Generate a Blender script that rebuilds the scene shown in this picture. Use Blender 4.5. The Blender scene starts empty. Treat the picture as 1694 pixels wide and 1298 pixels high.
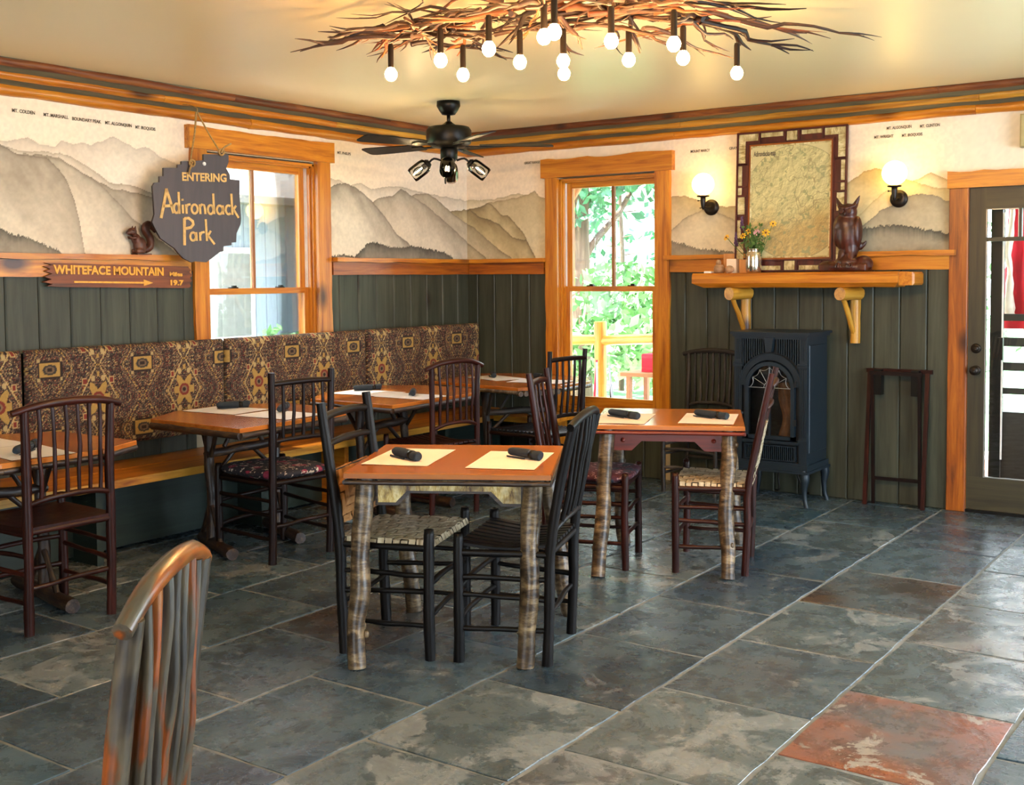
import bpy, math, random
import numpy as np
from mathutils import Vector, Matrix, noise as mnoise
random.seed(7)
S = bpy.context.scene
COL = S.collection
PI = math.pi
# ------------------------------------------------------------------ camera
cam_d = bpy.data.cameras.new('camera'); cam = bpy.data.objects.new('camera', cam_d); COL.objects.link(cam); S.camera = cam
yaw, pit, rol = math.radians(35.1), math.radians(3.03), math.radians(-0.47)
cR = Vector((math.cos(yaw), math.sin(yaw), 0)); cF = Vector((-math.sin(yaw), math.cos(yaw), 0)); Zv = Vector((0, 0, 1))
cD = cF*math.cos(pit) - Zv*math.sin(pit); cU = cF*math.sin(pit) + Zv*math.cos(pit)
cR2 = cR*math.cos(rol) + cU*math.sin(rol); cU2 = -cR*math.sin(rol) + cU*math.cos(rol)
M3 = Matrix((cR2, cU2, -cD)).transposed().to_4x4(); M3.translation = Vector((5.75, -7.55, 1.495)); cam.matrix_world = M3
cam_d.sensor_fit = 'HORIZONTAL'; cam_d.sensor_width = 36.0; cam_d.lens = 36.0*1900/1694
cam_d.shift_y = -(649-561)/1694.0; cam_d.clip_start = 0.05; cam_d.clip_end = 300
# ------------------------------------------------------------------ world, sun, daylight, exposure
W = bpy.data.worlds.new('sky'); S.world = W; W.use_nodes = True
bg = W.node_tree.nodes['Background']; bg.inputs[0].default_value = (0.80, 0.90, 1.0, 1); bg.inputs[1].default_value = 10.0
sd = bpy.data.lights.new('sun', 'SUN'); sd.energy = 44; sd.angle = 0.012; sd.color = (1.0, 0.93, 0.80)
sun = bpy.data.objects.new('sun', sd); COL.objects.link(sun)
sun.rotation_euler = Vector((-0.52, -0.14, 1.0)).to_track_quat('Z', 'Y').to_euler()
def area(name, loc, direction, sx, sy, energy, color):
    d = bpy.data.lights.new(name, 'AREA'); d.shape = 'RECTANGLE'; d.size = sx; d.size_y = sy; d.energy = energy; d.color = color
    o = bpy.data.objects.new(name, d); COL.objects.link(o); o.location = loc
    o.rotation_euler = (-Vector(direction)).to_track_quat('Z', 'Y').to_euler(); return o
# daylight through the tall windows of the two walls behind and beside the camera
area('daylight_side', (8.45, -3.2, 1.35), (-1, 0, -0.05), 3.2, 1.9, 95, (0.60, 0.80, 1.0))
area('daylight_back', (5.6, -10.4, 1.5), (0, 1, -0.05), 3.6, 1.7, 30, (0.80, 0.90, 1.0))
area('daylight_far', (6.9, -0.05, 1.25), (0, -1, -0.1), 1.8, 1.9, 80, (0.62, 0.82, 1.0))
for nm, loc, dr, sx, sy in (('portal_left', (-0.19, -2.24, 1.6), (1, 0, 0), 1.0, 1.5), ('portal_right', (1.33, 0.19, 1.4), (0, -1, 0), .9, 1.8), ('portal_door', (4.4, 0.19, 1.07), (0, -1, 0), .75, 1.7)):
    p = area(nm, loc, dr, sx, sy, 1, (1, 1, 1)); p.data.cycles.is_portal = True
S.view_settings.view_transform = 'Standard'; S.view_settings.look = 'None'; S.view_settings.gamma = 1; S.view_settings.use_curve_mapping = False
S.view_settings.exposure = 0.46
# ------------------------------------------------------------------ materials
def srgb(h):
    h = h.lstrip('#'); c = [int(h[i:i+2], 16)/255 for i in (0, 2, 4)]
    return tuple((x/12.92 if x <= .04045 else ((x+.055)/1.055)**2.4) for x in c) + (1,)
class NT:
    def __init__(s, name, rough=.5, metal=0, spec=.5):
        s.m = bpy.data.materials.new(name); s.m.use_nodes = True; s.t = s.m.node_tree; s.b = s.t.nodes['Principled BSDF']
        s.b.inputs['Roughness'].default_value = rough; s.b.inputs['Metallic'].default_value = metal; s.b.inputs['Specular IOR Level'].default_value = spec
    def n(s, typ, **kw):
        nd = s.t.nodes.new(typ)
        for k, v in kw.items():
            if hasattr(nd, k): setattr(nd, k, v)
        return nd
    def l(s, a, b): s.t.links.new(a, b)
    def coord(s, scale=(1, 1, 1), rnd=True, attr='gc'):
        a = s.n('ShaderNodeAttribute'); a.attribute_name = attr
        mp = s.n('ShaderNodeVectorMath', operation='MULTIPLY'); s.l(a.outputs['Vector'], mp.inputs[0]); mp.inputs[1].default_value = scale
        if not rnd: return mp.outputs[0]
        oi = s.n('ShaderNodeObjectInfo'); mu = s.n('ShaderNodeMath', operation='MULTIPLY'); mu.inputs[1].default_value = 37.0
        s.l(oi.outputs['Random'], mu.inputs[0]); ad = s.n('ShaderNodeVectorMath', operation='ADD'); s.l(mp.outputs[0], ad.inputs[0]); s.l(mu.outputs[0], ad.inputs[1])
        return ad.outputs[0]
    def noise(s, vec, scale=5, detail=4, rough=.6, dist=0):
        nd = s.n('ShaderNodeTexNoise'); s.l(vec, nd.inputs['Vector']); nd.inputs['Scale'].default_value = scale; nd.inputs['Detail'].default_value = detail
        nd.inputs['Roughness'].default_value = rough; nd.inputs['Distortion'].default_value = dist; return nd.outputs['Fac']
    def ramp(s, fac, stops, interp='LINEAR'):
        r = s.n('ShaderNodeValToRGB'); r.color_ramp.interpolation = interp; s.l(fac, r.inputs[0]); el = r.color_ramp.elements
        el[0].position = stops[0][0]; el[0].color = stops[0][1]; el[1].position = stops[-1][0]; el[1].color = stops[-1][1]
        for p, c in stops[1:-1]:
            e = el.new(p); e.color = c
        return r.outputs[0]
    def mix(s, fac, a, b, mode='MIX'):
        m = s.n('ShaderNodeMix', data_type='RGBA', blend_type=mode)
        for val, sock in ((fac, m.inputs[0]), (a, m.inputs[6]), (b, m.inputs[7])):
            if isinstance(val, (int, float)): sock.default_value = val
            elif isinstance(val, tuple): sock.default_value = val
            else: s.l(val, sock)
        return m.outputs[2]
    def bump(s, h, strength=.3, dist=.01):
        b = s.n('ShaderNodeBump'); b.inputs['Strength'].default_value = strength; b.inputs['Distance'].default_value = dist; s.l(h, b.inputs['Height']); s.l(b.outputs[0], s.b.inputs['Normal'])
    def base(s, c):
        if isinstance(c, tuple): s.b.inputs['Base Color'].default_value = c
        else: s.l(c, s.b.inputs['Base Color'])
    def objrnd(s): return s.n('ShaderNodeObjectInfo').outputs['Random']
G0 = (0, 0, 0, 1); G1 = (1, 1, 1, 1)
def plain(name, col, rough=.5, metal=0, var=.12, sc=12, bump=0.0):
    t = NT(name, rough, metal); c = srgb(col); v = t.coord()
    f = t.noise(v, sc, 3); d = tuple(x*(1-var) for x in c[:3])+(1,); e = tuple(min(1, x*(1+var)) for x in c[:3])+(1,)
    t.base(t.ramp(f, [(.3, d), (.7, e)]))
    if bump: t.bump(f, bump, .004)
    return t.m
def wood(name, dark, mid, light, rough=.4, knots=.0, sc=9, stretch=.07, bump=.15, var=.25):
    t = NT(name, rough, 0, .22 if 'hickory' in name else .5); v = t.coord((1, 1, stretch)); g = t.noise(v, sc*3, 5, .65, .6)
    g2 = t.noise(v, sc*.5, 2, .5, .3)
    c = t.ramp(g, [(.28, srgb(dark)), (.5, srgb(mid)), (.72, srgb(light))])
    c = t.mix(t.ramp(g2, [(.35, G0), (.7, (var, var, var, 1))]), c, srgb(dark))
    r = t.objrnd(); c = t.mix(t.ramp(r, [(0, G0), (1, (.28, .28, .28, 1))]), c, srgb(dark))
    if knots:
        vv = t.coord((1, 1, .5)); vo = t.n('ShaderNodeTexVoronoi'); vo.inputs['Scale'].default_value = knots; vo.inputs['Randomness'].default_value = 1
        t.l(vv, vo.inputs['Vector']); k = t.ramp(vo.outputs['Distance'], [(.06, G1), (.13, (.35, .35, .35, 1)), (.17, G0)])
        dk = tuple(x*.28 for x in srgb(dark)[:3])+(1,); c = t.mix(k, c, dk)
    t.base(c); t.bump(g, bump, .003); return t.m
def birch(name, pale, tan, dark, rough=.45):
    t = NT(name, rough); v = t.coord((1, 1, 3.2)); f = t.noise(v, 13, 5, .72, .3); v2 = t.coord((1, 1, 1)); p = t.noise(v2, 14, 3, .6)
    c = t.ramp(f, [(.36, srgb(dark)), (.47, srgb(tan)), (.62, srgb(pale))]); c = t.mix(t.ramp(p, [(.35, (.75, .75, .75, 1)), (.6, G0)]), c, srgb(dark))
    t.base(c); t.bump(f, .5, .004); return t.m
MAT = {}
MAT['pine'] = wood('amber_pine', '#8a4410', '#c87c1c', '#dd9a2e', .33, 2.6)
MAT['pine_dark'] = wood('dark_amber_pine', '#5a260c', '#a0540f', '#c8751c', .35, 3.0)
MAT['pine_log'] = wood('peeled_pine_log', '#7a4212', '#c8902c', '#e0b24e', .38, 4.0, 7)
MAT['log_red'] = wood('red_brown_bark_log', '#34160a', '#743a16', '#a8682a', .5, 4.0, 8)
MAT['twig_bark'] = wood('dark_twig_bark', '#1c0e08', '#3a2012', '#6a4424', .55, 0, 14, .2, .5)
MAT['grey_strip'] = wood('weathered_grey_strip', '#3d3a2c', '#5c5642', '#6e664c', .6)
MAT['cherry'] = wood('cherry_tabletop', '#8a4414', '#ac6424', '#bc7832', .2, 0, 5, .05, .04)
MAT['cherry_red'] = wood('red_cherry', '#4a1408', '#702010', '#84301a', .35)
MAT['dark_wood'] = wood('dark_hickory', '#0a0403', '#180a07', '#2a140c', .42, 0, 10, .12, .4)
MAT['black_wood'] = wood('black_brown_hickory', '#050404', '#0c0706', '#180f0b', .46, 0, 10, .12, .4)
MAT['grey_hickory'] = wood('grey_hickory', '#1c1918', '#36302c', '#5c5550', .4, 0, 10, .12, .4)
MAT['edge_bark'] = wood('dark_edge_bark', '#120a08', '#2c1a12', '#6a5034', .45, 0, 16, .2, .6)
MAT['red_post'] = wood('red_brown_hickory', '#180805', '#2e100a', '#481c12', .36, 0, 10, .12, .4)
MAT['birch'] = birch('birch_bark_log', '#8e7858', '#54402a', '#1c110a', .36)
MAT['birch_pale'] = birch('pale_birch_bark_panel', '#d8c690', '#b8984c', '#4a3016')
MAT['birch_inset'] = birch('birch_bark_inset', '#e4d8ac', '#d0c08c', '#907844', .6)
MAT['frame_red'] = wood('maroon_twig_frame', '#2a0a08', '#4c1410', '#64241a', .4)
MAT['iron'] = plain('blue_black_cast_iron', '#1a2630', .42, .2, .1)
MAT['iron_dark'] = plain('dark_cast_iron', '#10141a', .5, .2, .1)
MAT['bronze'] = plain('dark_bronze', '#241d18', .35, .6, .1)
MAT['black_metal'] = plain('black_metal', '#14120f', .4, .6, .05)
MAT['wire'] = plain('bright_wire', '#9a9c9c', .35, .7, .05)
MAT['mat_paper'] = plain('kraft_paper', '#ecd4c4', .8, 0, .03, 4)
MAT['mat_white_glare'] = plain('white_glare_paper', '#f6f4f6', .32, 0, .03, 4)  # white paper, its colour raised further to stand in for window glare
MAT['napkin'] = plain('slate_blue_napkin', '#1c2630', .85, 0, .25, 30, .4)
MAT['ceiling'] = plain('cream_ceiling_paint', '#ecdcb0', .34, 0, .02, 1)
MAT['plaster'] = plain('plain_wall_paint', '#b8a888', .8, 0, .03, 2)
MAT['grout'] = plain('grey_grout', '#767a7c', .85, 0, .15, 40, .3)
MAT['cream_letter'] = plain('ochre_paint', '#c8a05a', .6, 0, .18, 60)
MAT['gold_letter'] = plain('gold_paint', '#d89a2c', .5, 0, .2, 60)
MAT['sign_brown'] = wood('brown_painted_board', '#241a1a', '#34272a', '#40302f', .5, 0, 6, .1, .15)
MAT['sign_rust'] = wood('rustic_brown_sign_board', '#3c1a08', '#7a3a10', '#985018', .5, 3, 8)
MAT['print_ink'] = plain('grey_print_ink', '#5c5448', .9, 0, .05)
MAT['rope'] = plain('jute_rope', '#9a7a48', .9, 0, .3, 80, .5)
MAT['carving'] = wood('polished_dark_carving', '#200a06', '#42180c', '#642a16', .36, 0, 8, .3, .1)
MAT['squirrel'] = wood('brown_carved_wood', '#2a120a', '#4c2412', '#6a3a1c', .5, 0, 10, .3, .2)
MAT['white_paint'] = plain('white_paint', '#e8e8e6', .5)
MAT['door_paint'] = wood('dark_olive_door', '#231f12', '#38321e', '#443c24', .45, 0, 8, .06, .1)
MAT['dark_green'] = wood('dark_green_board', '#14201c', '#22302a', '#2c3a32', .5)
MAT['red_cloth'] = plain('red_cloth', '#c81436', .8, 0, .25, 6)
MAT['yellow_petal'] = plain('yellow_petal', '#f0b414', .6, 0, .15)
MAT['pink_petal'] = plain('pink_petal', '#d8a0a8', .6, 0, .15)
MAT['purple_petal'] = plain('purple_petal', '#5c3a5c', .6, 0, .2)
MAT['leaf'] = plain('green_leaf', '#4c6a2c', .55, 0, .4)
MAT['tan_wood'] = wood('plain_tan_wood', '#b07038', '#c88c50', '#d8a468', .5)
MAT['stove_wood'] = wood('charred_split_log', '#2c1c12', '#6a4628', '#9c7048', .7, 0, 14, .12, .6, .4)
MAT['candle'] = plain('ivory_candle', '#e4ccb0', .5, 0, .05)
MAT['stone_pot'] = plain('stoneware_glaze', '#a8805c', .5, 0, .3, 20)
MAT['silver'] = plain('mercury_glass_silver', '#d0c4b0', .16, .95, .25, 30, .2)
MAT['wicker_dark'] = plain('black_woven_cord', '#14161c', .35, 0, .3, 40)
MAT['hickory_bark_strap'] = wood('woven_hickory_splint', '#7c6a52', '#b8a88c', '#d6c8ac', .6, 0, 14, .15, .3)
MAT['splint_tan'] = wood('tan_woven_splint', '#7a4a20', '#b07a40', '#c89660', .55, 0, 14, .15, .3)
MAT['grass'] = plain('lawn_grass', '#5c8c5c', .9, 0, .35, 3)
MAT['gravel'] = plain('pale_gravel', '#d0ccc4', .9, 0, .1, 20)
MAT['foliage'] = plain('tree_leaves', '#3f7250', .7, 0, .45, .9)
MAT['foliage2'] = plain('bright_tree_leaves', '#64925a', .7, 0, .4, .9)
MAT['trunk'] = wood('tree_bark', '#3a2c22', '#5c4838', '#7a6650', .8)
MAT['siding'] = wood('blue_grey_siding', '#7c8494', '#8c94a4', '#9aa2b2', .7)
MAT['roofing'] = plain('grey_shingle', '#6c6a68', .9, 0, .2, 8)
MAT['porch_wood'] = wood('porch_cedar', '#6c3a1c', '#946038', '#a87850', .6)
def dark_board():
    t = NT('green_stained_board', .5, 0, .35); v = t.coord((1, 1, .06)); g = t.noise(v, 22, 4, .65, .5); g2 = t.noise(t.coord((1, 1, .5)), 3, 2)
    c = t.ramp(g, [(.3, srgb('#2c2e22')), (.7, srgb('#484a3c'))]); c = t.mix(t.ramp(g2, [(.4, G0), (.75, (.5, .5, .5, 1))]), c, srgb('#2c2a20'))
    vo = t.n('ShaderNodeTexVoronoi'); vo.inputs['Scale'].default_value = 2.4; t.l(t.coord((1, 1, .5)), vo.inputs['Vector'])
    c = t.mix(t.ramp(vo.outputs['Distance'], [(.05, (.8, .8, .8, 1)), (.12, G0)]), c, srgb('#1c1610'))
    t.base(c); t.bump(g, .12, .002); return t.m
MAT['board'] = dark_board()
def slate(name, cols, patch, pcol, seed=0):
    t = NT(name, .42, 0, .5); v = t.coord((1, 1, 1)); big = t.noise(v, 1.6, 6, .62, .4); fine = t.noise(v, 9, 6, .7, .3); cl = t.noise(v, 3.4, 8, .70, .7)
    r = t.objrnd(); base = t.ramp(r, [(i/(len(cols)-1), srgb(c)) for i, c in enumerate(cols)])
    c = t.mix(t.ramp(big, [(.38, G0), (.62, (.8, .8, .8, 1))]), base, srgb('#56666e'))
    c = t.mix(t.ramp(fine, [(.3, (.55, .55, .55, 1)), (.6, G0)]), c, srgb('#23282c'))
    c = t.mix(t.ramp(cl, patch), c, srgb(pcol)); 
    rust = t.noise(v, 1.1, 4, .6, .5); c = t.mix(t.ramp(rust, [(.60, G0), (.75, (.35, .35, .35, 1))]), c, srgb('#5a4034'))
    t.base(c)
    rg = t.ramp(fine, [(.3, (.16, .16, .16, 1)), (.7, (.38, .38, .38, 1))]); t.l(rg, t.b.inputs['Roughness'])
    hb = t.mix(.5, t.ramp(cl, [(.3, G0), (.45, (.5, .5, .5, 1)), (.47, (.7, .7, .7, 1)), (.8, G1)]), fine); t.bump(hb, .55, .012); return t.m
MAT['slate'] = slate('natural_slate', ['#223240', '#2a4050', '#36424e', '#2c4858', '#343c4c', '#384e5c'], [(.58, G0), (.64, (.5, .5, .5, 1)), (.75, (.3, .3, .3, 1))], '#8a8c8c')
MAT['slate_pale'] = slate('pale_flecked_slate', ['#4a565a', '#5c666a'], [(.52, G0), (.56, (.55, .55, .55, 1)), (.66, (.3, .3, .3, 1))], '#94989a')
MAT['slate_brown'] = slate('brown_slate', ['#3c302a', '#46382e'], [(.62, G0), (.64, (.5, .5, .5, 1)), (.8, (.3, .3, .3, 1))], '#7c7468')
MAT['slate_rust'] = slate('terracotta_slate', ['#8c5038', '#8c5038'], [(.57, G0), (.58, (.9, .9, .9, 1)), (.8, (.8, .8, .8, 1))], '#948e88')
def glass(name='window_glass', tint=(1, 1, 1, 1), gl=.9):
    m = bpy.data.materials.new(name); m.use_nodes = True; t = m.node_tree; t.nodes.clear(); o = t.nodes.new('ShaderNodeOutputMaterial')
    tr = t.nodes.new('ShaderNodeBsdfTransparent'); tr.inputs[0].default_value = tint; g = t.nodes.new('ShaderNodeBsdfGlossy'); g.inputs['Roughness'].default_value = .02
    f = t.nodes.new('ShaderNodeFresnel'); f.inputs[0].default_value = 1.45; mu = t.nodes.new('ShaderNodeMath'); mu.operation = 'MULTIPLY'; mu.inputs[1].default_value = gl
    t.links.new(f.outputs[0], mu.inputs[0]); mx = t.nodes.new('ShaderNodeMixShader'); t.links.new(mu.outputs[0], mx.inputs[0]); t.links.new(tr.outputs[0], mx.inputs[1]); t.links.new(g.outputs[0], mx.inputs[2]); t.links.new(mx.outputs[0], o.inputs[0]); return m
MAT['glass'] = glass(); MAT['glass_clear'] = glass('clear_shade_glass', (.97, .97, .95, 1), 1.0)
def emit(name, col, st):
    t = NT(name); t.base(srgb(col)); t.b.inputs['Emission Color'].default_value = srgb(col); t.b.inputs['Emission Strength'].default_value = st; return t.m
MAT['bulb'] = emit('lit_bulb', '#ffc27a', 300); MAT['globe'] = emit('lit_opal_globe', '#ffd070', 9); MAT['filament'] = emit('lit_filament', '#ffd8a0', 900)
def vcol(name, rough=.8):
    t = NT(name, rough); a = t.n('ShaderNodeVertexColor'); a.layer_name = 'paint'; t.base(a.outputs[0]); return t
MAT['mural'] = vcol('mural_print').m
_f = vcol('kilim_weave', .9); _f.bump(_f.noise(_f.coord(), 220, 2), .3, .002); MAT['kilim'] = _f.m
MAT['map'] = vcol('map_print', .35).m
def mottled():
    t = NT('mottled_glossy_hickory', .28); v = t.coord((1, 1, .28)); f = t.noise(v, 13, 4, .55, .4); g = t.noise(t.coord((1, 1, .1)), 60, 3)
    c = t.ramp(f, [(.30, srgb('#1e1816')), (.40, srgb('#3c342e')), (.50, srgb('#5c5040')), (.545, srgb('#6c3c1c')), (.60, srgb('#984814')), (.72, srgb('#a8682a'))])
    c = t.mix(t.ramp(g, [(.35, (.5, .5, .5, 1)), (.6, G0)]), c, srgb('#1c1410')); t.base(c); t.bump(g, .3, .003); return t.m
MAT['mottled'] = mottled()
def floral(name, bgc, a, b):
    t = NT(name, .85); v = t.coord(); vo = t.n('ShaderNodeTexVoronoi'); vo.inputs['Scale'].default_value = 13; t.l(v, vo.inputs['Vector']); f = t.noise(v, 40, 3)
    c = t.mix(t.ramp(vo.outputs['Distance'], [(.3, G1), (.36, G0)]), srgb(bgc), srgb(a)); c = t.mix(t.ramp(f, [(.58, G0), (.62, G1)]), c, srgb(b)); t.base(c); return t.m
MAT['floral'] = floral('dark_floral_cushion', '#14121c', '#7c2038', '#b8a898'); MAT['plaid'] = floral('burgundy_cushion', '#3c1020', '#1c2430', '#8c6c74')
# ------------------------------------------------------------------ mesh builder
class MB:
    def __init__(s): s.v = []; s.f = []; s.g = []; s.sm = []; s.hasg = False
    def add(s, vs, fs, gs=None, smooth=False):
        o = len(s.v); s.v += [tuple(p) for p in vs]; s.f += [tuple(i+o for i in f) for f in fs]; s.sm += [smooth]*len(fs)
        if gs is None: gs = auto_gc(vs)
        s.g += gs; return s
    def box(s, x0, x1, y0, y1, z0, z1, ch=0, face=None):
        """plain box, or with the four edges of one face chamfered (face '+x','-y','+z'...)"""
        vs = [(x0, y0, z0), (x1, y0, z0), (x1, y1, z0), (x0, y1, z0), (x0, y0, z1), (x1, y0, z1), (x1, y1, z1), (x0, y1, z1)]
        fs = [(3, 2, 1, 0), (4, 5, 6, 7), (0, 1, 5, 4), (1, 2, 6, 5), (2, 3, 7, 6), (3, 0, 4, 7)]
        if ch:
            faces = {'-z': 0, '+z': 1, '-y': 2, '+x': 3, '+y': 4, '-x': 5}; k = faces[face]; q = fs[k]; ax = {'x': 0, 'y': 1, 'z': 2}[face[1]]
            c = [sum(vs[i][j] for i in q)/4 for j in range(3)]; sgn = 1 if face[0] == '+' else -1; nv = []
            for i in q:
                p = list(vs[i])
                for j in range(3):
                    if j != ax: p[j] += -ch if p[j] > c[j] else ch
                nv.append(tuple(p)); pp = list(vs[i]); pp[ax] -= sgn*ch; vs[i] = tuple(pp)
            b = len(vs); vs += nv; fs[k] = (b, b+1, b+2, b+3)
            for j in range(4): fs.append((q[j], q[(j+1) % 4], b+(j+1) % 4, b+j))
        return s.add(vs, fs)
    def obox(s, c, sz, rz=0, rx=0, ry=0):
        m = Matrix.Rotation(rz, 3, 'Z') @ Matrix.Rotation(ry, 3, 'Y') @ Matrix.Rotation(rx, 3, 'X'); a, b, d = sz[0]/2, sz[1]/2, sz[2]/2; loc = []
        for z in (-d, d):
            for x, y in ((-a, -b), (a, -b), (a, b), (-a, b)): loc.append(Vector((x, y, z)))
        return s.add([m @ p + Vector(c) for p in loc], [(3, 2, 1, 0), (4, 5, 6, 7), (0, 1, 5, 4), (1, 2, 6, 5), (2, 3, 7, 6), (3, 0, 4, 7)], auto_gc([tuple(p) for p in loc]))
    def tube(s, pts, r, n=8, wob=0, cap=True, seg=0, seed=0, flat=1.0):
        pts = [Vector(p) for p in pts]; rs = list(r) if isinstance(r, (list, tuple)) else [r]*len(pts)
        if seg:
            P = [pts[0]]; Q = [rs[0]]
            for i in range(len(pts)-1):
                p0 = pts[max(i-1, 0)]; p1 = pts[i]; p2 = pts[i+1]; p3 = pts[min(i+2, len(pts)-1)]
                for k in range(1, seg+1):
                    t = k/seg; P.append(.5*((2*p1)+(-p0+p2)*t+(2*p0-5*p1+4*p2-p3)*t*t+(-p0+3*p1-3*p2+p3)*t**3)); Q.append(rs[i]+(rs[i+1]-rs[i])*t)
            pts, rs = P, Q
        vs = []; gs = []; L = 0; up = None
        for i, p in enumerate(pts):
            d = (pts[min(i+1, len(pts)-1)]-pts[max(i-1, 0)]).normalized()
            if up is None: up = Vector((0, 0, 1)) if abs(d.z) < .9 else Vector((1, 0, 0))
            a = (up-d*up.dot(d)).normalized(); b = d.cross(a); up = a
            if i: L += (p-pts[i-1]).length
            for k in range(n):
                th = 2*PI*k/n; rr = rs[i]
                if wob: rr *= 1+wob*mnoise.noise(Vector((math.cos(th)*1.2+seed, math.sin(th)*1.2, L*9+seed*3)))*1.6
                vs.append(p+a*math.cos(th)*rr*flat+b*math.sin(th)*rr); gs.append((math.cos(th)*rs[i], math.sin(th)*rs[i], L))
        fs = [(i*n+k, i*n+(k+1) % n, (i+1)*n+(k+1) % n, (i+1)*n+k) for i in range(len(pts)-1) for k in range(n)]
        s.add(vs, fs, gs, True)
        if cap:
            s.add([vs[k] for k in range(n)], [tuple(reversed(range(n)))], [gs[k] for k in range(n)]); m = len(pts)-1
            s.add([vs[m*n+k] for k in range(n)], [tuple(range(n))], [gs[m*n+k] for k in range(n)])
        return s
    def lathe(s, prof, c=(0, 0, 0), n=20, m=None, smooth=True):
        m = m or Matrix.Identity(3); vs = []; gs = []
        for r, z in prof:
            for k in range(n):
                p = Vector((math.cos(2*PI*k/n)*r, math.sin(2*PI*k/n)*r, z)); gs.append(tuple(p)); vs.append(m @ p + Vector(c))
        fs = [(i*n+k, i*n+(k+1) % n, (i+1)*n+(k+1) % n, (i+1)*n+k) for i in range(len(prof)-1) for k in range(n)]
        fs += [tuple(reversed(range(n))), tuple((len(prof)-1)*n+k for k in range(n))]
        return s.add(vs, fs, gs, smooth)
    def prism(s, poly, z0, z1, fn=None, ch=0):
        """polygon in (a,b) extruded z0..z1; fn maps (a,b,z) to a point"""
        fn = fn or (lambda a, b, z: (a, b, z)); n = len(poly); cx = sum(p[0] for p in poly)/n; cy = sum(p[1] for p in poly)/n
        rings = [(poly, z0), (poly, z1-ch if ch else z1)]
        if ch: rings.append(([(cx+(a-cx)*(1-ch/max(.01, math.hypot(a-cx, b-cy))), cy+(b-cy)*(1-ch/max(.01, math.hypot(a-cx, b-cy)))) for a, b in poly], z1))
        vs = [fn(a, b, z) for pl, z in rings for a, b in pl]; R_ = len(rings)
        area2 = sum(poly[i][0]*poly[(i+1) % n][1]-poly[(i+1) % n][0]*poly[i][1] for i in range(n))
        fs = [(i*n+k, i*n+(k+1) % n, (i+1)*n+(k+1) % n, (i+1)*n+k) for i in range(R_-1) for k in range(n)]
        fs += [tuple(reversed(range(n))), tuple((R_-1)*n+k for k in range(n))]
        return s.add(vs, fs)
    def ball(s, c, r, n=14, m=10, rot=None):
        rx, ry, rz = r if isinstance(r, (tuple, list)) else (r, r, r); vs = [(0, 0, -rz)]; rot = rot or Matrix.Identity(3)
        for j in range(1, m):
            ph = -PI/2+PI*j/m
            for k in range(n): vs.append((rx*math.cos(ph)*math.cos(2*PI*k/n), ry*math.cos(ph)*math.sin(2*PI*k/n), rz*math.sin(ph)))
        vs.append((0, 0, rz)); fs = [(0, 1+(k+1) % n, 1+k) for k in range(n)]
        for j in range(m-2): fs += [(1+j*n+k, 1+j*n+(k+1) % n, 1+(j+1)*n+(k+1) % n, 1+(j+1)*n+k) for k in range(n)]
        e = len(vs)-1; fs += [(1+(m-2)*n+k, 1+(m-2)*n+(k+1) % n, e) for k in range(n)]
        return s.add([rot @ Vector(p) + Vector(c) for p in vs], fs, vs, True)
    def build(s, name, mat, parent=None, loc=None, rz=0, label=None):
        me = bpy.data.meshes.new(name); me.from_pydata(s.v, [], s.f)
        at = me.attributes.new('gc', 'FLOAT_VECTOR', 'POINT'); at.data.foreach_set('vector', np.array(s.g, dtype=np.float32).ravel())
        me.polygons.foreach_set('use_smooth', s.sm); me.materials.append(MAT[mat] if isinstance(mat, str) else mat); me.update()
        o = bpy.data.objects.new(name, me); COL.objects.link(o)
        if parent: o.parent = parent
        if loc: o.location = loc
        if rz: o.rotation_euler[2] = rz
        if label: o['label'] = label
        return o
def auto_gc(vs):
    a = np.array([tuple(p) for p in vs]); e = a.max(0)-a.min(0); k = int(np.argmax(e)); idx = [i for i in range(3) if i != k]+[k]
    return [tuple(p) for p in a[:, idx]]
def rot_to(d):
    return Vector(d).normalized().to_track_quat('Z', 'Y').to_matrix()
def empty(name, loc=(0, 0, 0), rz=0):
    o = bpy.data.objects.new(name, None); COL.objects.link(o); o.location = loc; o.rotation_euler = (0, 0, rz); o.empty_display_size = .05; return o
def tag(o, label=None, cat=None, group=None, kind=None):
    if label: o['label'] = label
    if cat: o['category'] = cat
    if group: o['group'] = group
    if kind: o['kind'] = kind
    return o
def thing(name, label, cat, loc=(0, 0, 0), rz=0, group=None): return tag(empty(name, loc, rz), label, cat, group)
def struct(o): o['kind'] = 'structure'; return o
def text(name, body, size, mat, M, parent=None, ext=.001, bold=0, width=None, align='CENTER'):
    c = bpy.data.curves.new(name, 'FONT'); c.body = body; c.size = size; c.extrude = ext; c.offset = bold; c.align_x = align; c.align_y = 'CENTER'; c.resolution_u = 3
    o = bpy.data.objects.new('tmp', c); COL.objects.link(o); bpy.context.view_layer.update()
    me = bpy.data.meshes.new_from_object(o.evaluated_get(bpy.context.evaluated_depsgraph_get())); bpy.data.objects.remove(o)
    n = len(me.vertices); co = np.empty(n*3); me.vertices.foreach_get('co', co); co = co.reshape(-1, 3)
    if width: co[:, 0] *= width/max(1e-6, co[:, 0].max()-co[:, 0].min())
    co = np.array([tuple(M @ Vector(p)) for p in co]); me.vertices.foreach_set('co', co.ravel())
    at = me.attributes.new('gc', 'FLOAT_VECTOR', 'POINT'); at.data.foreach_set('vector', co.astype(np.float32).ravel())
    me.materials.clear(); me.materials.append(MAT[mat]); me.name = name; ob = bpy.data.objects.new(name, me); COL.objects.link(ob); ob.parent = parent; me.update(); return ob
def frameM(o, right, up):
    r = Vector(right).normalized(); u = Vector(up).normalized(); n = r.cross(u); m = Matrix((r, u, n)).transposed().to_4x4(); m.translation = Vector(o); return m
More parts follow.
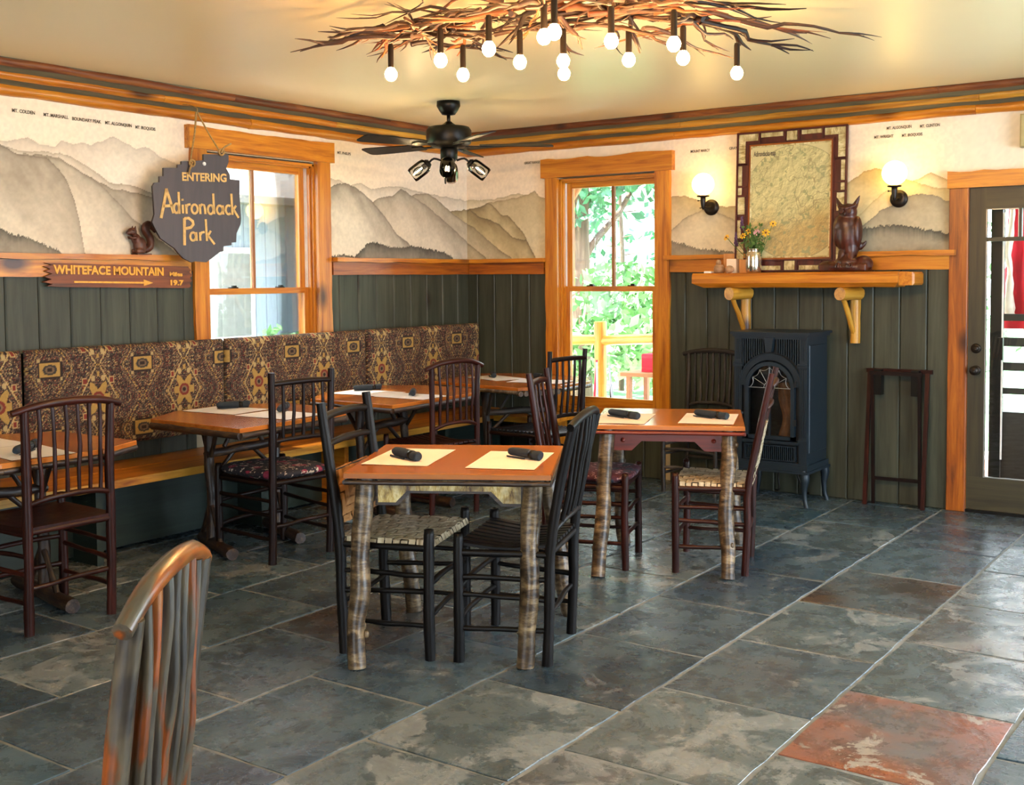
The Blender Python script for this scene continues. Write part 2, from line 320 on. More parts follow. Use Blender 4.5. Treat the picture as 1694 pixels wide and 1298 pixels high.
def paint_grid(name, fn_pos, us, vs, colfn, mat, parent):
    nu, nv = len(us), len(vs); U, V = np.meshgrid(us, vs, indexing='ij'); P = fn_pos(U, V).reshape(-1, 3)
    i = np.arange(nu*nv).reshape(nu, nv); q = np.stack([i[:-1, :-1], i[1:, :-1], i[1:, 1:], i[:-1, 1:]], -1).reshape(-1, 4)
    me = bpy.data.meshes.new(name); me.vertices.add(len(P)); me.vertices.foreach_set('co', P.ravel()); me.loops.add(q.size); me.loops.foreach_set('vertex_index', q.ravel())
    me.polygons.add(len(q)); me.polygons.foreach_set('loop_start', np.arange(0, q.size, 4)); me.polygons.foreach_set('loop_total', np.full(len(q), 4)); me.update(); me.validate()
    c = colfn(U, V).reshape(-1, 3); c4 = np.ones((len(c), 4), np.float32); c4[:, :3] = c
    a = me.color_attributes.new('paint', 'FLOAT_COLOR', 'POINT'); a.data.foreach_set('color', c4.ravel())
    at = me.attributes.new('gc', 'FLOAT_VECTOR', 'POINT'); at.data.foreach_set('vector', P.astype(np.float32).ravel())
    me.polygons.foreach_set('use_smooth', [True]*len(me.polygons)); me.materials.append(MAT[mat]); o = bpy.data.objects.new(name, me); COL.objects.link(o); o.parent = parent; return o
# value noise in numpy for the flat prints
_rs = np.random.RandomState(3); _T = _rs.rand(512, 512)
def vn(x, y):
    xi = np.floor(x).astype(int); yi = np.floor(y).astype(int); fx = x-xi; fy = y-yi; fx = fx*fx*(3-2*fx); fy = fy*fy*(3-2*fy)
    g = lambda a, b: _T[a % 512, b % 512]
    return (g(xi, yi)*(1-fx)+g(xi+1, yi)*fx)*(1-fy)+(g(xi, yi+1)*(1-fx)+g(xi+1, yi+1)*fx)*fy
def fbm(x, y, o=4):
    r = 0; a = .5; t = 0
    for k in range(o): r = r+a*vn(x*2**k+17*k, y*2**k+5*k); t += a; a *= .55
    return r/t
def lin(h): return np.array(srgb(h)[:3])
# ================================================================== SETTING
CEIL = 2.66
# ---- floor
base = MB().box(-.05, 8.55, -10.55, .05, -.12, -.0035).build('floor', 'grout'); struct(base)
cols = [-.22, .35, .92, 1.49, 2.07, 2.655, 3.235, 3.812, 4.388, 4.957, 5.53, 6.1, 6.68, 7.25, 7.83, 8.5]
phase = [-.4, -.2, -.55, -3.81, -4.155, -4.495, -.78, -1.84, -2.17, -1.82, -1.5, -2.0, -1.7, -1.4, -1.9]
special = {(8, 6): 'slate_rust', (8, 5): 'slate_pale', (8, 4): 'slate_pale', (4, 6): 'slate_brown', (7, 3): 'slate_brown', (8, 3): 'slate_pale', (9, 6): 'slate', (6, 7): 'slate_pale', (7, 6): 'slate_pale'}
P_ = .675
for ci in range(len(cols)-1):
    x0, x1 = max(cols[ci], 0), cols[ci+1]; ph = phase[ci] % P_ - P_; k = 0; y1 = 0.0; y = ph if ph < -.02 else ph-P_
    while y1 > -10.45:
        y0 = max(y, -10.5); n = 7; g = .008; rnd = lambda: random.uniform(-.0035, .0035); poly = []; sk = random.uniform(-.012, .012)
        for i in range(n): poly.append((x0+g+(x1-x0-2*g)*i/n, y0+g+rnd()+(sk if i else 0)*0))
        for i in range(n): poly.append((x1-g+rnd(), y0+g+(y1-y0-2*g)*i/n))
        for i in range(n): poly.append((x1-g-(x1-x0-2*g)*i/n, y1-g+rnd()))
        for i in range(n): poly.append((x0+g+rnd(), y1-g-(y1-y0-2*g)*i/n))
        zt = random.uniform(-.0015, .0015); tx, ty = random.uniform(-.003, .003), random.uniform(-.003, .003); cx, cy = (x0+x1)/2, (y0+y1)/2
        m = special.get((ci, k)) or random.choice(['slate']*7+['slate_pale'])
        MB().prism([(a-cx, b-cy) for a, b in poly], -.02, zt, lambda a, b, z: (a, b, z+(a*tx+b*ty if z > -.01 else 0)), .0018).build('stone_slab', m, base, (cx, cy, 0))
        y1 = y; y -= P_; k += 1
# ---- ceiling and walls
struct(MB().box(-.16, 8.66, -10.66, .16, CEIL, CEIL+.1).build('ceiling', 'ceiling'))
def wall_x(name, xa, xb, ya, yb, holes):          # wall in plane x, holes (y0,y1,z0,z1) sorted
    m = MB(); y = ya
    for (a, b, c, d) in holes: m.box(xa, xb, y, a, -.1, CEIL); m.box(xa, xb, a, b, -.1, c); m.box(xa, xb, a, b, d, CEIL); y = b
    m.box(xa, xb, y, yb, -.1, CEIL); o = m.build(name, 'plaster'); return struct(o)
def wall_y(name, ya, yb, xa, xb, holes):
    m = MB(); x = xa
    for (a, b, c, d) in holes: m.box(x, a, ya, yb, -.1, CEIL); m.box(a, b, ya, yb, -.1, c); m.box(a, b, ya, yb, d, CEIL); x = b
    m.box(x, xb, ya, yb, -.1, CEIL); o = m.build(name, 'plaster'); return struct(o)
WL = wall_x('wall_left', -.16, 0, -10.5, 0, [(-2.74, -1.74, .88, 2.31)])
WR = wall_y('wall_right', 0, .16, -.16, 8.5, [(.89, 1.77, .47, 2.27), (3.945, 4.87, -.1, 2.04), (6.0, 7.8, .3, 2.2)])
wall_x('wall_side', 8.5, 8.66, -10.5, .16, [(-4.8, -1.6, .4, 2.3)])
wall_y('wall_back', -10.66, -10.5, -.16, 8.66, [(3.8, 7.4, .65, 2.35)])
# off-frame windows: casings and mullions round the daylight openings
def plain_window(idx, mapf, a0, a1, z0, z1, n):
    m = MB()
    f = lambda u0, u1, w0, w1, d0, d1: m.add([mapf(u, w, d) for u in (u0, u1) for w in (w0, w1) for d in (d0, d1)], [(0, 1, 3, 2), (4, 6, 7, 5), (0, 4, 5, 1), (2, 3, 7, 6), (0, 2, 6, 4), (1, 5, 7, 3)])
    f(a0-.1, a0, z0-.1, z1+.12, 0, .03); f(a1, a1+.1, z0-.1, z1+.12, 0, .03); f(a0, a1, z1, z1+.12, 0, .035); f(a0, a1, z0-.1, z0, 0, .05)
    for i in range(n+1): c = a0+(a1-a0)*i/n; f(c-.025, c+.025, z0, z1, -.06, -.02)
    f(a0, a1, (z0+z1)/2-.02, (z0+z1)/2+.02, -.06, -.02); struct(m.build('window_%d' % idx, 'pine'))
plain_window(3, lambda u, w, d: (8.5-d, u, w), -4.8, -1.6, .4, 2.3, 4)
plain_window(4, lambda u, w, d: (u, -10.5+d, w), 3.8, 7.4, .65, 2.35, 4)
plain_window(5, lambda u, w, d: (u, -d, w), 6.0, 7.8, .3, 2.2, 2)
# ---- mural paint
PAPER = lin('#ecdcc4')
LL = [ # far to near: ridge points (y,z), ridge tone, body tone, fade tone, fade length
 ([(-6.5,2.3),(-5.2,2.2),(-4.6,2.3),(-4.086,2.244),(-4.025,2.254),(-3.922,2.278),(-3.849,2.251),(-3.763,2.24),(-3.718,2.278),(-3.663,2.268),(-3.572,2.284),(-3.527,2.276),(-3.378,2.335),(-3.227,2.276),(-3.139,2.293),(-3.063,2.248),(-2.933,2.216),(-2.74,2.1)],'#b8a896','#d2c4b0','#e6dac6',.16,0),
 ([(-4.3,2.26),(-4.087,2.225),(-3.955,2.199),(-3.861,2.21),(-3.742,2.21),(-3.665,2.199),(-3.531,2.14),(-3.416,2.067),(-3.271,2.061),(-3.121,2.022),(-3.072,1.972),(-2.8,1.9)],'#988a78','#c8bba6','#e0d4c0',.10,0),
 ([(-3.956,2.19),(-3.743,2.188),(-3.611,2.124),(-3.487,2.068),(-3.393,2.033),(-3.272,2.024),(-3.109,1.996),(-2.8,1.85)],'#746858','#a89c88','#dccfba',.22,0),
 ([(-3.956,2.18),(-3.743,2.18),(-3.611,2.12),(-3.487,2.06),(-3.395,1.987),(-3.252,1.859),(-3.078,1.748),(-2.936,1.665)],'#7c7060','#b4a894','#d8ccb6',.30,0),
 ([(-6.5,2.05),(-5.5,2.3),(-4.8,2.1),(-4.4,2.26),(-4.087,2.225),(-3.987,2.187),(-3.809,2.173),(-3.734,2.115),(-3.692,2.059),(-3.65,1.963),(-3.62,1.845),(-3.592,1.666),(-3.58,1.6)],'#64584a','#a09482','#d0c4ae',.42,0),
 ([(-6.5,1.85),(-4.5,1.83),(-4.102,1.786),(-4.042,1.759),(-3.971,1.747),(-3.919,1.729),(-3.835,1.702),(-3.749,1.669),(-3.7,1.6)],'#4c463c','#8c8474','#a89c88',.2,1),
 ([(-1.8,2.21),(-1.639,2.206),(-1.509,2.209),(-1.422,2.169),(-1.286,2.203),(-1.163,2.164),(-.873,2.202),(-.671,2.182),(-.533,2.167),(-.3,2.152),(0,2.137)],'#a89a86','#d0c2ac','#e2d6c2',.08,0),
 ([(-.8,2.1),(-.672,2.149),(-.533,2.167),(-.409,2.135),(-.283,2.068),(-.135,1.994),(0,1.948)],'#6c6050','#a89a84','#d4c8b2',.22,0),
 ([(-.30,2.0),(-.209,2.042),(-.1,2.05),(0,2.062)],'#6c5c44','#a0906c','#ccbc94',.2,0),
 ([(-.672,2.149),(-.533,2.167),(-.409,2.135),(-.283,2.068),(-.135,1.994),(0,1.948)],'#6c6050','#b0a28a','#d4c8b2',.25,0),
 ([(-1.25,2.04),(-1.165,2.059),(-1.086,2.1),(-.94,2.123),(-.832,2.183),(-.723,2.146),(-.621,2.107),(-.5,2.058),(-.357,1.985),(-.174,1.888),(0,1.795)],'#74685a','#a69a86','#d2c6b0',.26,0),
 ([(-1.8,2.05),(-1.641,2.126),(-1.554,2.171),(-1.451,2.19),(-1.347,2.168),(-1.257,2.127),(-1.165,2.075),(-1.04,1.98),(-.88,1.835),(-.714,1.752),(-.253,1.68),(-.1,1.6)],'#5c5448','#9c9282','#d6ccb8',.24,0),
 ([(-1.42,1.6),(-1.34,1.68),(-1.22,1.755),(-1.156,1.775),(-.997,1.741),(-.849,1.738),(-.714,1.752),(-.47,1.728),(-.289,1.702),(-.216,1.675),(-.15,1.6)],'#3c3a34','#6c675c','#948c7c',.12,1),
 ([(-1.7,1.665),(-1.5,1.675),(-1.3,1.665),(-1.28,1.6)],'#3a342c','#5a5448','#c0b6a4',.03,1)]
RR = [
 ([(0,2.137),(.293,2.137),(.518,2.169),(.789,2.103)],'#a89a80','#ccbc98','#e0d2b4',.06,0),
 ([(.2,2.1),(.265,2.115),(.378,2.122),(.517,2.138),(.614,2.156),(.675,2.186),(.722,2.139),(.789,2.114),(.85,2.08)],'#8c7c60','#bcac88','#d8caa6',.4,0),
 ([(0,2.063),(.076,2.066),(.222,2.106),(.264,2.092),(.349,2.009),(.419,1.995),(.488,1.935),(.57,1.854),(.624,1.751),(.65,1.671),(.66,1.6)],'#5c5040','#a08e68','#d0c096',.25,0),
 ([(0,2.05),(.032,2.062),(.119,2.006),(.249,1.967),(.334,1.929),(.459,1.823),(.597,1.796),(.651,1.705),(.678,1.665),(.7,1.6)],'#54483a','#988660','#ccbb90',.2,0),
 ([(0,1.948),(.06,1.927),(.204,1.818),(.317,1.735),(.443,1.664),(.5,1.6)],'#6c604c','#a89a7c','#d0c2a2',.2,0),
 ([(0,1.795),(.173,1.68),(.26,1.6)],'#6c604c','#a89a7c','#d0c2a2',.2,0),
 ([(1.8,2.06),(1.88,2.078),(1.979,2.082),(2.085,2.045),(2.19,2.008),(2.293,1.988),(2.378,1.992),(2.7,2.05),(3.0,2.0),(3.2,1.9)],'#8c7c60','#b0a284','#ccbc98',.2,0),
 ([(1.8,1.79),(1.88,1.844),(2.014,1.936),(2.12,1.972),(2.224,1.959),(2.37,1.891),(2.7,1.8)],'#74685a','#bcae94','#d6c8aa',.12,0),
 ([(1.8,1.79),(1.88,1.762),(1.979,1.728),(2.12,1.692),(2.362,1.668),(2.5,1.6)],'#6c6456','#948a76','#a89c84',.1,1),
 ([(3.6,2.1),(3.674,2.129),(3.714,2.147),(3.771,2.115),(3.835,2.091),(3.9,2.05)],'#a08a64','#d0bc92','#dccca4',.06,0),
 ([(3.0,2.0),(3.177,2.115),(3.229,2.138),(3.281,2.182),(3.366,2.193),(3.468,2.174),(3.551,2.119),(3.642,2.081),(3.74,2.051),(3.851,2.033),(4.4,2.1),(5.2,1.9),(8.5,2.1)],'#9a8258','#c8b484','#d4c496',.22,0),
 ([(3.2,1.85),(3.266,1.905),(3.343,1.979),(3.444,2.05),(3.511,2.063)],'#a08c64','#ccba8e','#d8c89e',.2,0),
 ([(3.2,1.80),(3.266,1.819),(3.335,1.868),(3.394,1.917),(3.511,1.963),(3.594,2.009),(3.659,2.014),(3.756,1.993),(3.804,1.966),(3.852,1.964),(4.4,1.8),(5.5,2.0),(8.5,1.8)],'#746a58','#a0957e','#bcae90',.2,0),
 ([(3.1,1.78),(3.267,1.802),(3.344,1.813),(3.496,1.82),(3.637,1.795),(3.759,1.775),(3.855,1.751),(5,1.8),(8.5,1.75)],'#383630','#7c7666','#9c927c',.07,1)]
def mural(layers):
    def f(U, V):
        c = np.broadcast_to(PAPER, U.shape+(3,)).copy(); st = fbm(U*2.2, V*14, 3)[..., None]; c *= 1-.10*np.clip((st-.55)*4, 0, 1)
        for pts, e, b, fd, fl, rough in layers:
            p = np.array(pts); r = np.interp(U, p[:, 0], p[:, 1])+(fbm(U*22, U*0+p[0, 1]*9, 3)-.5)*(.018 if not rough else .02)
            if rough: r = r+(vn(U*190, U*0+3.3)-.5)*.022
            ins = (V < r) & (U >= p[0, 0]) & (U <= p[-1, 0]); d = r-V; n1 = fbm(U*7+p[0, 0]*3, V*9+p[0, 1]*7, 5)
            rav = fbm(U*9+V*7+p[0, 1]*5, V*3-U*2, 4)
            t = np.clip(d/fl*(0.5+n1)+(rav-.5)*.9, 0, 1)[..., None]; body = lin(b)*(1-t)+lin(fd)*t
            edge = np.exp(-np.clip(d, 0, 1)/(.012 if not rough else .03))[..., None]; body = body*(1-.8*edge)+lin(e)*.8*edge
            dk = np.clip((n1-.52)*4, 0, 1)[..., None]*.20*(2.2 if rough else 1); body = body*(1-dk)
            c[ins] = body[ins]
        c *= (1-.05*np.clip((fbm(U*60, V*60, 2)-.5)*4, -1, 1))[..., None]
        return np.clip(c, 0, 1)
    return f
mL = mural(LL); mR = mural(RR)
posL = lambda U, V: np.stack([U*0+.006, U, V], -1); posR = lambda U, V: np.stack([U, U*0-.006, V], -1)
def gl(fn, pos, nm, a, b, c, d, par, st=.0048): paint_grid(nm, pos, np.linspace(a, b, max(2, int((b-a)/st))), np.linspace(c, d, max(2, int((d-c)/st))), fn, 'mural', par)
gl(mL, posL, 'mural', -6.4, -4.4, 1.62, 2.56, WL, .02); gl(mL, posL, 'mural', -4.4, -2.79, 1.62, 2.56, WL); gl(mL, posL, 'mural', -1.70, 0, 1.62, 2.56, WL); gl(mL, posL, 'mural', -2.79, -1.70, 2.36, 2.56, WL, .02)
gl(mR, posR, 'mural', 0, .86, 1.62, 2.56, WR); gl(mR, posR, 'mural', 1.80, 3.9, 1.62, 2.56, WR); gl(mR, posR, 'mural', .86, 1.80, 2.33, 2.56, WR, .02); gl(mR, posR, 'mural', 3.9, 5.8, 2.1, 2.56, WR, .02)
for body, a, b, z in (('MT. COLDEN', -4.011, -3.877, 2.414), ('MT. MARSHALL', -3.826, -3.673, 2.412), ('BOUNDARY PEAK', -3.65, -3.463, 2.409), ('MT. ALGONQUIN', -3.435, -3.254, 2.409), ('MT. IROQUOIS', -3.229, -3.086, 2.405), ('MT. PHELPS', -1.523, -1.386, 2.399), ('MT. COLDEN', -.72, -.58, 2.34)):
    text('mural_caption', body, .026, 'print_ink', frameM((.0085, (a+b)/2, z), (0, 1, 0), (0, 0, 1)), WL, .0004, .0006, b-a)
for body, a, b, z in (('GREAT RANGE MTS', .583, .777, 2.403), ('MOUNT MARCY', 2.03, 2.181, 2.393), ('GRAY', 2.33, 2.389, 2.394), ('MT. ALGONQUIN', 3.431, 3.589, 2.445), ('MT. CLINTON', 3.642, 3.765, 2.441), ('MT. WRIGHT', 3.35, 3.475, 2.393), ('MT. IROQUOIS', 3.529, 3.658, 2.391)):
    text('mural_caption', body, .026, 'print_ink', frameM(((a+b)/2, -.0085, z), (1, 0, 0), (0, 0, 1)), WR, .0004, .0006, b-a)
# ---- wainscot boards
y = -.160-.197
ys = [0, -.16]
while ys[-1] > -6.3: ys.append(ys[-1]-.1965)
for a, b in zip(ys[1:], ys[:-1]):
    if a < -2.83 < b: MB().box(.0, .019, a+.0015, -2.832, 0, 1.56, .007, '+x').build('board', 'board', WL); continue
    if a < -1.64 < b: MB().box(.0, .019, -1.638, b-.0015, 0, 1.56, .007, '+x').build('board', 'board', WL); continue
    top = 1.56 if (b < -2.80 or a > -1.68) else .80
    MB().box(.0, .019, a+.0015, b-.0015, 0, top, .007, '+x').build('board', 'board', WL)
xs = [0, .12]
while xs[-1] < 3.86: xs.append(xs[-1]+.1705 if xs[-1]+.1705 < 3.86 else 3.9)
for a, b in zip(xs[:-1], xs[1:]):
    if a < .80 < b: MB().box(a+.0015, .80, -.019, 0, 0, 1.56, .007, '-y').build('board', 'board', WR); continue
    if a < 1.87 < b: MB().box(1.868, b-.0015, -.019, 0, 0, 1.56, .007, '-y').build('board', 'board', WR); continue
    top = 1.56 if (b < .80 or a > 1.86) else .42
    MB().box(a+.0015, b-.0015, -.019, 0, 0, top, .007, '-y').build('board', 'board', WR)
# ---- picture ledge (shelf rail) on both walls
def wavy_box(m, axis, a, b, d0, d1, z0, z1, amp=.004, sd=0, n=None):
    """board along an axis ('x' on the right wall, 'y' on the left wall); d = distance off the wall; wavy front and lower edge"""
    n = n or max(4, int((b-a)/.06)); vs = []
    for i in range(n+1):
        s = a+(b-a)*i/n; w = mnoise.noise(Vector((s*5+sd, sd*1.7, 0)))*amp; w2 = mnoise.noise(Vector((s*4+sd, sd*1.7, 9)))*amp*1.5
        for d, z in ((d0, z0+w2), (d1+w, z0+w2), (d1+w, z1+w*.4), (d0, z1+w*.4)): vs.append((s, -d, z) if axis == 'x' else (d, s, z))
    fs = []
    for i in range(n):
        for k in range(4):
            q = (i*4+k, i*4+(k+1) % 4, (i+1)*4+(k+1) % 4, (i+1)*4+k); fs.append(q if axis == 'y' else q[::-1])
    e = n*4; fs += [(3, 2, 1, 0) if axis == 'y' else (0, 1, 2, 3), (e, e+1, e+2, e+3) if axis == 'y' else (e+3, e+2, e+1, e)]
    return m.add(vs, fs)
tn = [0]
def trim(axis, pieces, sd=0):
    tn[0] += 1; m = MB()
    first = None
    for i, (nm, a, b, d0, d1, z0, z1, amp, mat) in enumerate(pieces):
        mm = wavy_box(MB(), axis, a, b, d0, d1, z0, z1, amp, sd+i*3.1)
        if first is None: first = struct(mm.build('trim_%d' % tn[0], mat))
        else: mm.build(nm, mat, first)
    return first
trim('y', [('ledge', -6.3, -2.87, 0, .085, 1.622, 1.652, .006, 'pine'), ('apron_board', -6.3, -2.87, .019, .045, 1.525, 1.622, .006, 'pine')], 1)
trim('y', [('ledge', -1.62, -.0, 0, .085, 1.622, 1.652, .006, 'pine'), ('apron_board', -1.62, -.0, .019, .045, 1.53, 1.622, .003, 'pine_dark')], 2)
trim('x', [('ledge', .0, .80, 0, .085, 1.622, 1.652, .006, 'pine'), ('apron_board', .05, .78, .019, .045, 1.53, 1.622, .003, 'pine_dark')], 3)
trim('x', [('ledge', 1.85, 2.62, 0, .085, 1.622, 1.652, .006, 'pine'), ('apron_board', 1.88, 3.84, .019, .045, 1.53, 1.622, .003, 'pine')], 4)
trim('x', [('ledge', 3.10, 3.88, 0, .085, 1.622, 1.652, .006, 'pine')], 5)
# ---- crown of half logs
def crown(axis, a, b, sd):
    tn[0] += 1
    def P(d, z, s): return (s, -d, z) if axis == 'x' else (d, s, z)
    m = MB(); vs = [P(d, z, s) for s in (a, b) for d, z in ((0, 2.535), (.03, 2.535), (.165, 2.645), (.165, 2.66), (0, 2.66))]
    fs = [(k, (k+1) % 5, 5+(k+1) % 5, 5+k) for k in range(5)]+[(4, 3, 2, 1, 0), (5, 6, 7, 8, 9)]
    if axis == 'x': fs = [f[::-1] for f in fs]
    root = struct(m.add(vs, fs).build('trim_%d' % tn[0], 'grey_strip'))
    for j, (d, z, r, mat) in enumerate(((.012, 2.520, .034, 'pine'), (.083, 2.586, .026, 'pine_log'), (.150, 2.640, .024, 'log_red'))):
        s = a; k = 0
        while s < b-.05:
            e = min(b, s+random.uniform(1.3, 2.3)); n = max(3, int((e-s)/.12)); pts = []; rr = []
            for i in range(n+1):
                q = s+(e-s)*i/n; pts.append(P(d+.006*mnoise.noise(Vector((q*3, j, sd))), z+.006*mnoise.noise(Vector((q*2.2, j+5, sd))), q)); rr.append(r*(1+.22*mnoise.noise(Vector((q*4.5, j+2, sd)))))
            mt = mat if random.random() < .6 else random.choice(['pine', 'pine_log', 'log_red', 'pine_dark'])
            MB().tube(pts, rr, 10, .12, seed=k+j*5+sd).build('half_log', mt, root); s = e+.002; k += 1
    return root
crown('y', -10.4, -.0, 1); crown('x', .0, 8.4, 2)
# ---- windows
def BX(m, axis, a0, a1, z0, z1, d0, d1):
    """box on a wall; d measured into the room (negative = into the wall)"""
    return m.box(a0, a1, -d1, -d0, z0, z1) if axis == 'x' else m.box(d0, d1, a0, a1, z0, z1)
def head_board(axis, a0, a1, z0, z1, d, sd):
    m = MB(); n = 16; vs = []
    for i in range(n+1):
        s = a0+(a1-a0)*i/n; w = (.012*mnoise.noise(Vector((s*3.3, sd, 0)))+.010*mnoise.noise(Vector((s*9, sd, 4))))
        for dd, z in ((.0, z0), (d, z0), (d, z1+w), (.0, z1+w)): vs.append((s, -dd, z) if axis == 'x' else (dd, s, z))
    fs = [(i*4+k, i*4+(k+1) % 4, (i+1)*4+(k+1) % 4, (i+1)*4+k) for i in range(n) for k in range(4)]+[(3, 2, 1, 0), (n*4, n*4+1, n*4+2, n*4+3)]
    if axis == 'x': fs = [f[::-1] for f in fs]
    return m.add(vs, fs)
def window(idx, axis, a0, a1, z0, z1, cw, hz, zm, mull, sill, lead):
    """a0..a1 opening; cw casing widths (left,right); hz header z range; zm meeting rail z; lead = wall depth offsets sign"""
    root = MB(); head_board(axis, a0-cw[0]-.04, a1+cw[1]+.04, hz[0], hz[1], .05, idx); R = struct(head_board(axis, a0-cw[0]-.03, a1+cw[1]+.03, hz[0], hz[1], .055, idx*3).build('window_%d' % idx, 'pine'))
    for a, b, sd in ((a0-cw[0], a0+.005, 1), (a1-.005, a1+cw[1], 2)):
        m = MB(); n = 26; vs = []; zb = z0-.04
        for i in range(n+1):
            z = zb+(hz[0]-zb)*i/n; w = .007*mnoise.noise(Vector((z*4, sd+idx, 0)))+.006*mnoise.noise(Vector((z*11, sd+idx, 0)))
            aa, bb = (a+w, b) if sd == 1 else (a, b+w)
            for s, d in ((aa, 0), (bb, 0), (bb, .04), (aa, .04)): vs.append((s, -d, z) if axis == 'x' else (d, s, z))
        fs = [(i*4+k, i*4+(k+1) % 4, (i+1)*4+(k+1) % 4, (i+1)*4+k) for i in range(n) for k in range(4)]+[(3, 2, 1, 0), (n*4, n*4+1, n*4+2, n*4+3)]
        if axis == 'y': fs = [f[::-1] for f in fs]
        m.add(vs, fs); m.build('casing', 'pine', R)
    m = MB(); BX(m, axis, a0, a0+.018, z0, z1, -.155, 0); BX(m, axis, a1-.018, a1, z0, z1, -.155, 0); BX(m, axis, a0, a1, z1-.018, z1, -.155, 0); BX(m, axis, a0, a1, z0, z0+.02, -.155, .03)
    BX(m, axis, a0+.018, a0+.03, z0, z1, -.045, -.02); BX(m, axis, a1-.03, a1-.018, z0, z1, -.045, -.02); BX(m, axis, a0, a1, z1-.03, z1-.018, -.045, -.02)
    m.build('jamb', 'pine', R)
    m = MB(); BX(m, axis, a0+.018, a0+.021, z0, z1, -.10, -.05); BX(m, axis, a1-.021, a1-.018, z0, z1, -.10, -.05); m.build('track', 'white_paint', R)
    # upper sash (outer) and lower sash (inner)
    for nm, zz0, zz1, d0, d1, bot, top in (('upper_sash', zm-.02, z1-.02, -.12, -.085, .04, .05), ('lower_sash', z0+.02, zm+.02, -.08, -.045, .075, .038)):
        m = MB(); sw = .048; A0, A1 = a0+.02, a1-.02
        BX(m, axis, A0, A0+sw, zz0, zz1, d0, d1); BX(m, axis, A1-sw, A1, zz0, zz1, d0, d1); BX(m, axis, A0+sw, A1-sw, zz0, zz0+bot, d0, d1); BX(m, axis, A0+sw, A1-sw, zz1-top, zz1, d0, d1)
        sash = m.build(nm, 'pine', R); dm = (d0+d1)/2
        if nm == 'upper_sash':
            for c in mull: mm = MB(); BX(mm, axis, c-.011, c+.011, zz0+bot, zz1-top, d0+.004, d1-.004); mm.build('glazing_bar', 'porch_wood', sash)
            ed = [A0+sw]+[x for c in mull for x in (c-.011, c+.011)]+[A1-sw]
            for k in range(0, len(ed), 2): mm = MB(); BX(mm, axis, ed[k], ed[k+1], zz0+bot, zz1-top, dm-.002, dm+.002); mm.build('pane', 'glass', sash)
        else:
            mm = MB(); BX(mm, axis, A0+sw, A1-sw, zz0+bot, zz1-top, dm-.002, dm+.002); mm.build('pane', 'glass', sash)
            for q in (.28, .72):
                mm = MB(); c = A0+(A1-A0)*q; BX(mm, axis, c-.03, c+.03, zz1, zz1+.008, d0+.004, d1); BX(mm, axis, c-.008, c+.022, zz1+.008, zz1+.018, d0+.01, d1-.006); mm.build('sash_lock', 'black_metal', sash)
    m = MB(); BX(m, axis, a0-.03, a1+.03, z0-.045, z0, -.0, sill); m.build('sill', 'pine', R)
    return R
window(1, 'y', -2.73, -1.75, .89, 2.30, (.11, .12), (2.315, 2.45), 1.425, [-2.235], .06, 1)
window(2, 'x', .90, 1.76, .48, 2.26, (.105, .115), (2.27, 2.41), 1.41, [1.33], .05, 1)
# bark edge on the right casing of the right window
# ---- door
D = struct(MB().box(3.943, 4.872, -.005, .04, 0.01, .225).build('door_1', 'door_paint'))
def dbox(nm, a0, a1, z0, z1, y0, y1, mat, par=D): return MB().box(a0, a1, y0, y1, z0, z1).build(nm, mat, par)
dbox('door_stile', 3.943, 4.05, .225, 2.045, -.005, .04, 'door_paint'); dbox('door_stile', 4.765, 4.872, .225, 2.045, -.005, .04, 'door_paint'); dbox('top_rail', 4.05, 4.765, 1.90, 2.045, -.005, .04, 'door_paint')
dbox('glazing_bar', 4.05, 4.765, 1.70, 1.725, .0, .035, 'door_paint')
for c in (4.245, 4.57): dbox('glazing_bar', c-.01, c+.01, 1.725, 1.90, .0, .035, 'door_paint')
for a, b, c, d in ((4.05, 4.765, .225, 1.70), (4.05, 4.235, 1.725, 1.9), (4.255, 4.56, 1.725, 1.9), (4.58, 4.765, 1.725, 1.9)): dbox('pane', a, b, c, d, .016, .020, 'glass')
m = MB()
for a, b, c, d in ((4.05, 4.056, .225, 1.70), (4.759, 4.765, .225, 1.70), (4.056, 4.759, .225, .231), (4.05, 4.056, 1.725, 1.9), (4.235, 4.24, 1.725, 1.9), (4.05, 4.24, 1.895, 1.9)): m.box(a, b, -.008, -.004, c, d)
m.build('glazing_bead', 'wire', D)
for z, nm in ((1.034, 'deadbolt'), (.897, 'door_knob')):
    MB().lathe([(.0, 0), (.031, 0), (.031, .006), (.024, .011), (.0, .011)], (4.000, -.005, z), 18, rot_to((0, -1, 0))).build('rose', 'bronze', D)
    kn = MB().lathe([(.010, .008), (.010, .03), (.024, .036), (.029, .048), (.026, .06), (.012, .067), (0, .068)] if nm == 'door_knob' else [(.018, .008), (.019, .022), (.012, .028), (0, .028)], (4.000, -.005, z), 18, rot_to((0, -1, 0))).build(nm, 'bronze', D)
dbox('threshold', 3.945, 4.87, .0, .018, -.03, .12, 'black_metal')
hb = head_board('x', 3.825, 4.99, 2.035, 2.136, .05, 9).build('header', 'pine', D)
for a, b, sd in ((3.835, 3.950, 5), (4.865, 4.98, 6)): wavy_box_v = MB().box(a, b, -.04, 0, 0, 2.036, .005, '-y').build('casing', 'pine_dark', D)
# outer storm door
sdm = MB().box(4.075, 4.125, .10, .125, .02, 2.0).box(4.70, 4.75, .10, .125, .02, 2.0).box(4.125, 4.70, .10, .125, .02, .12).box(4.125, 4.70, .10, .125, 1.9, 2.0)
storm = sdm.build('storm_door_frame', 'black_metal', D); MB().box(4.125, 4.135, .098, .104, .33, 1.88).build('edge_strip', 'white_paint', storm)
MB().box(4.108, 4.14, .07, .1, .96, 1.10).build('storm_handle', 'black_metal', storm)
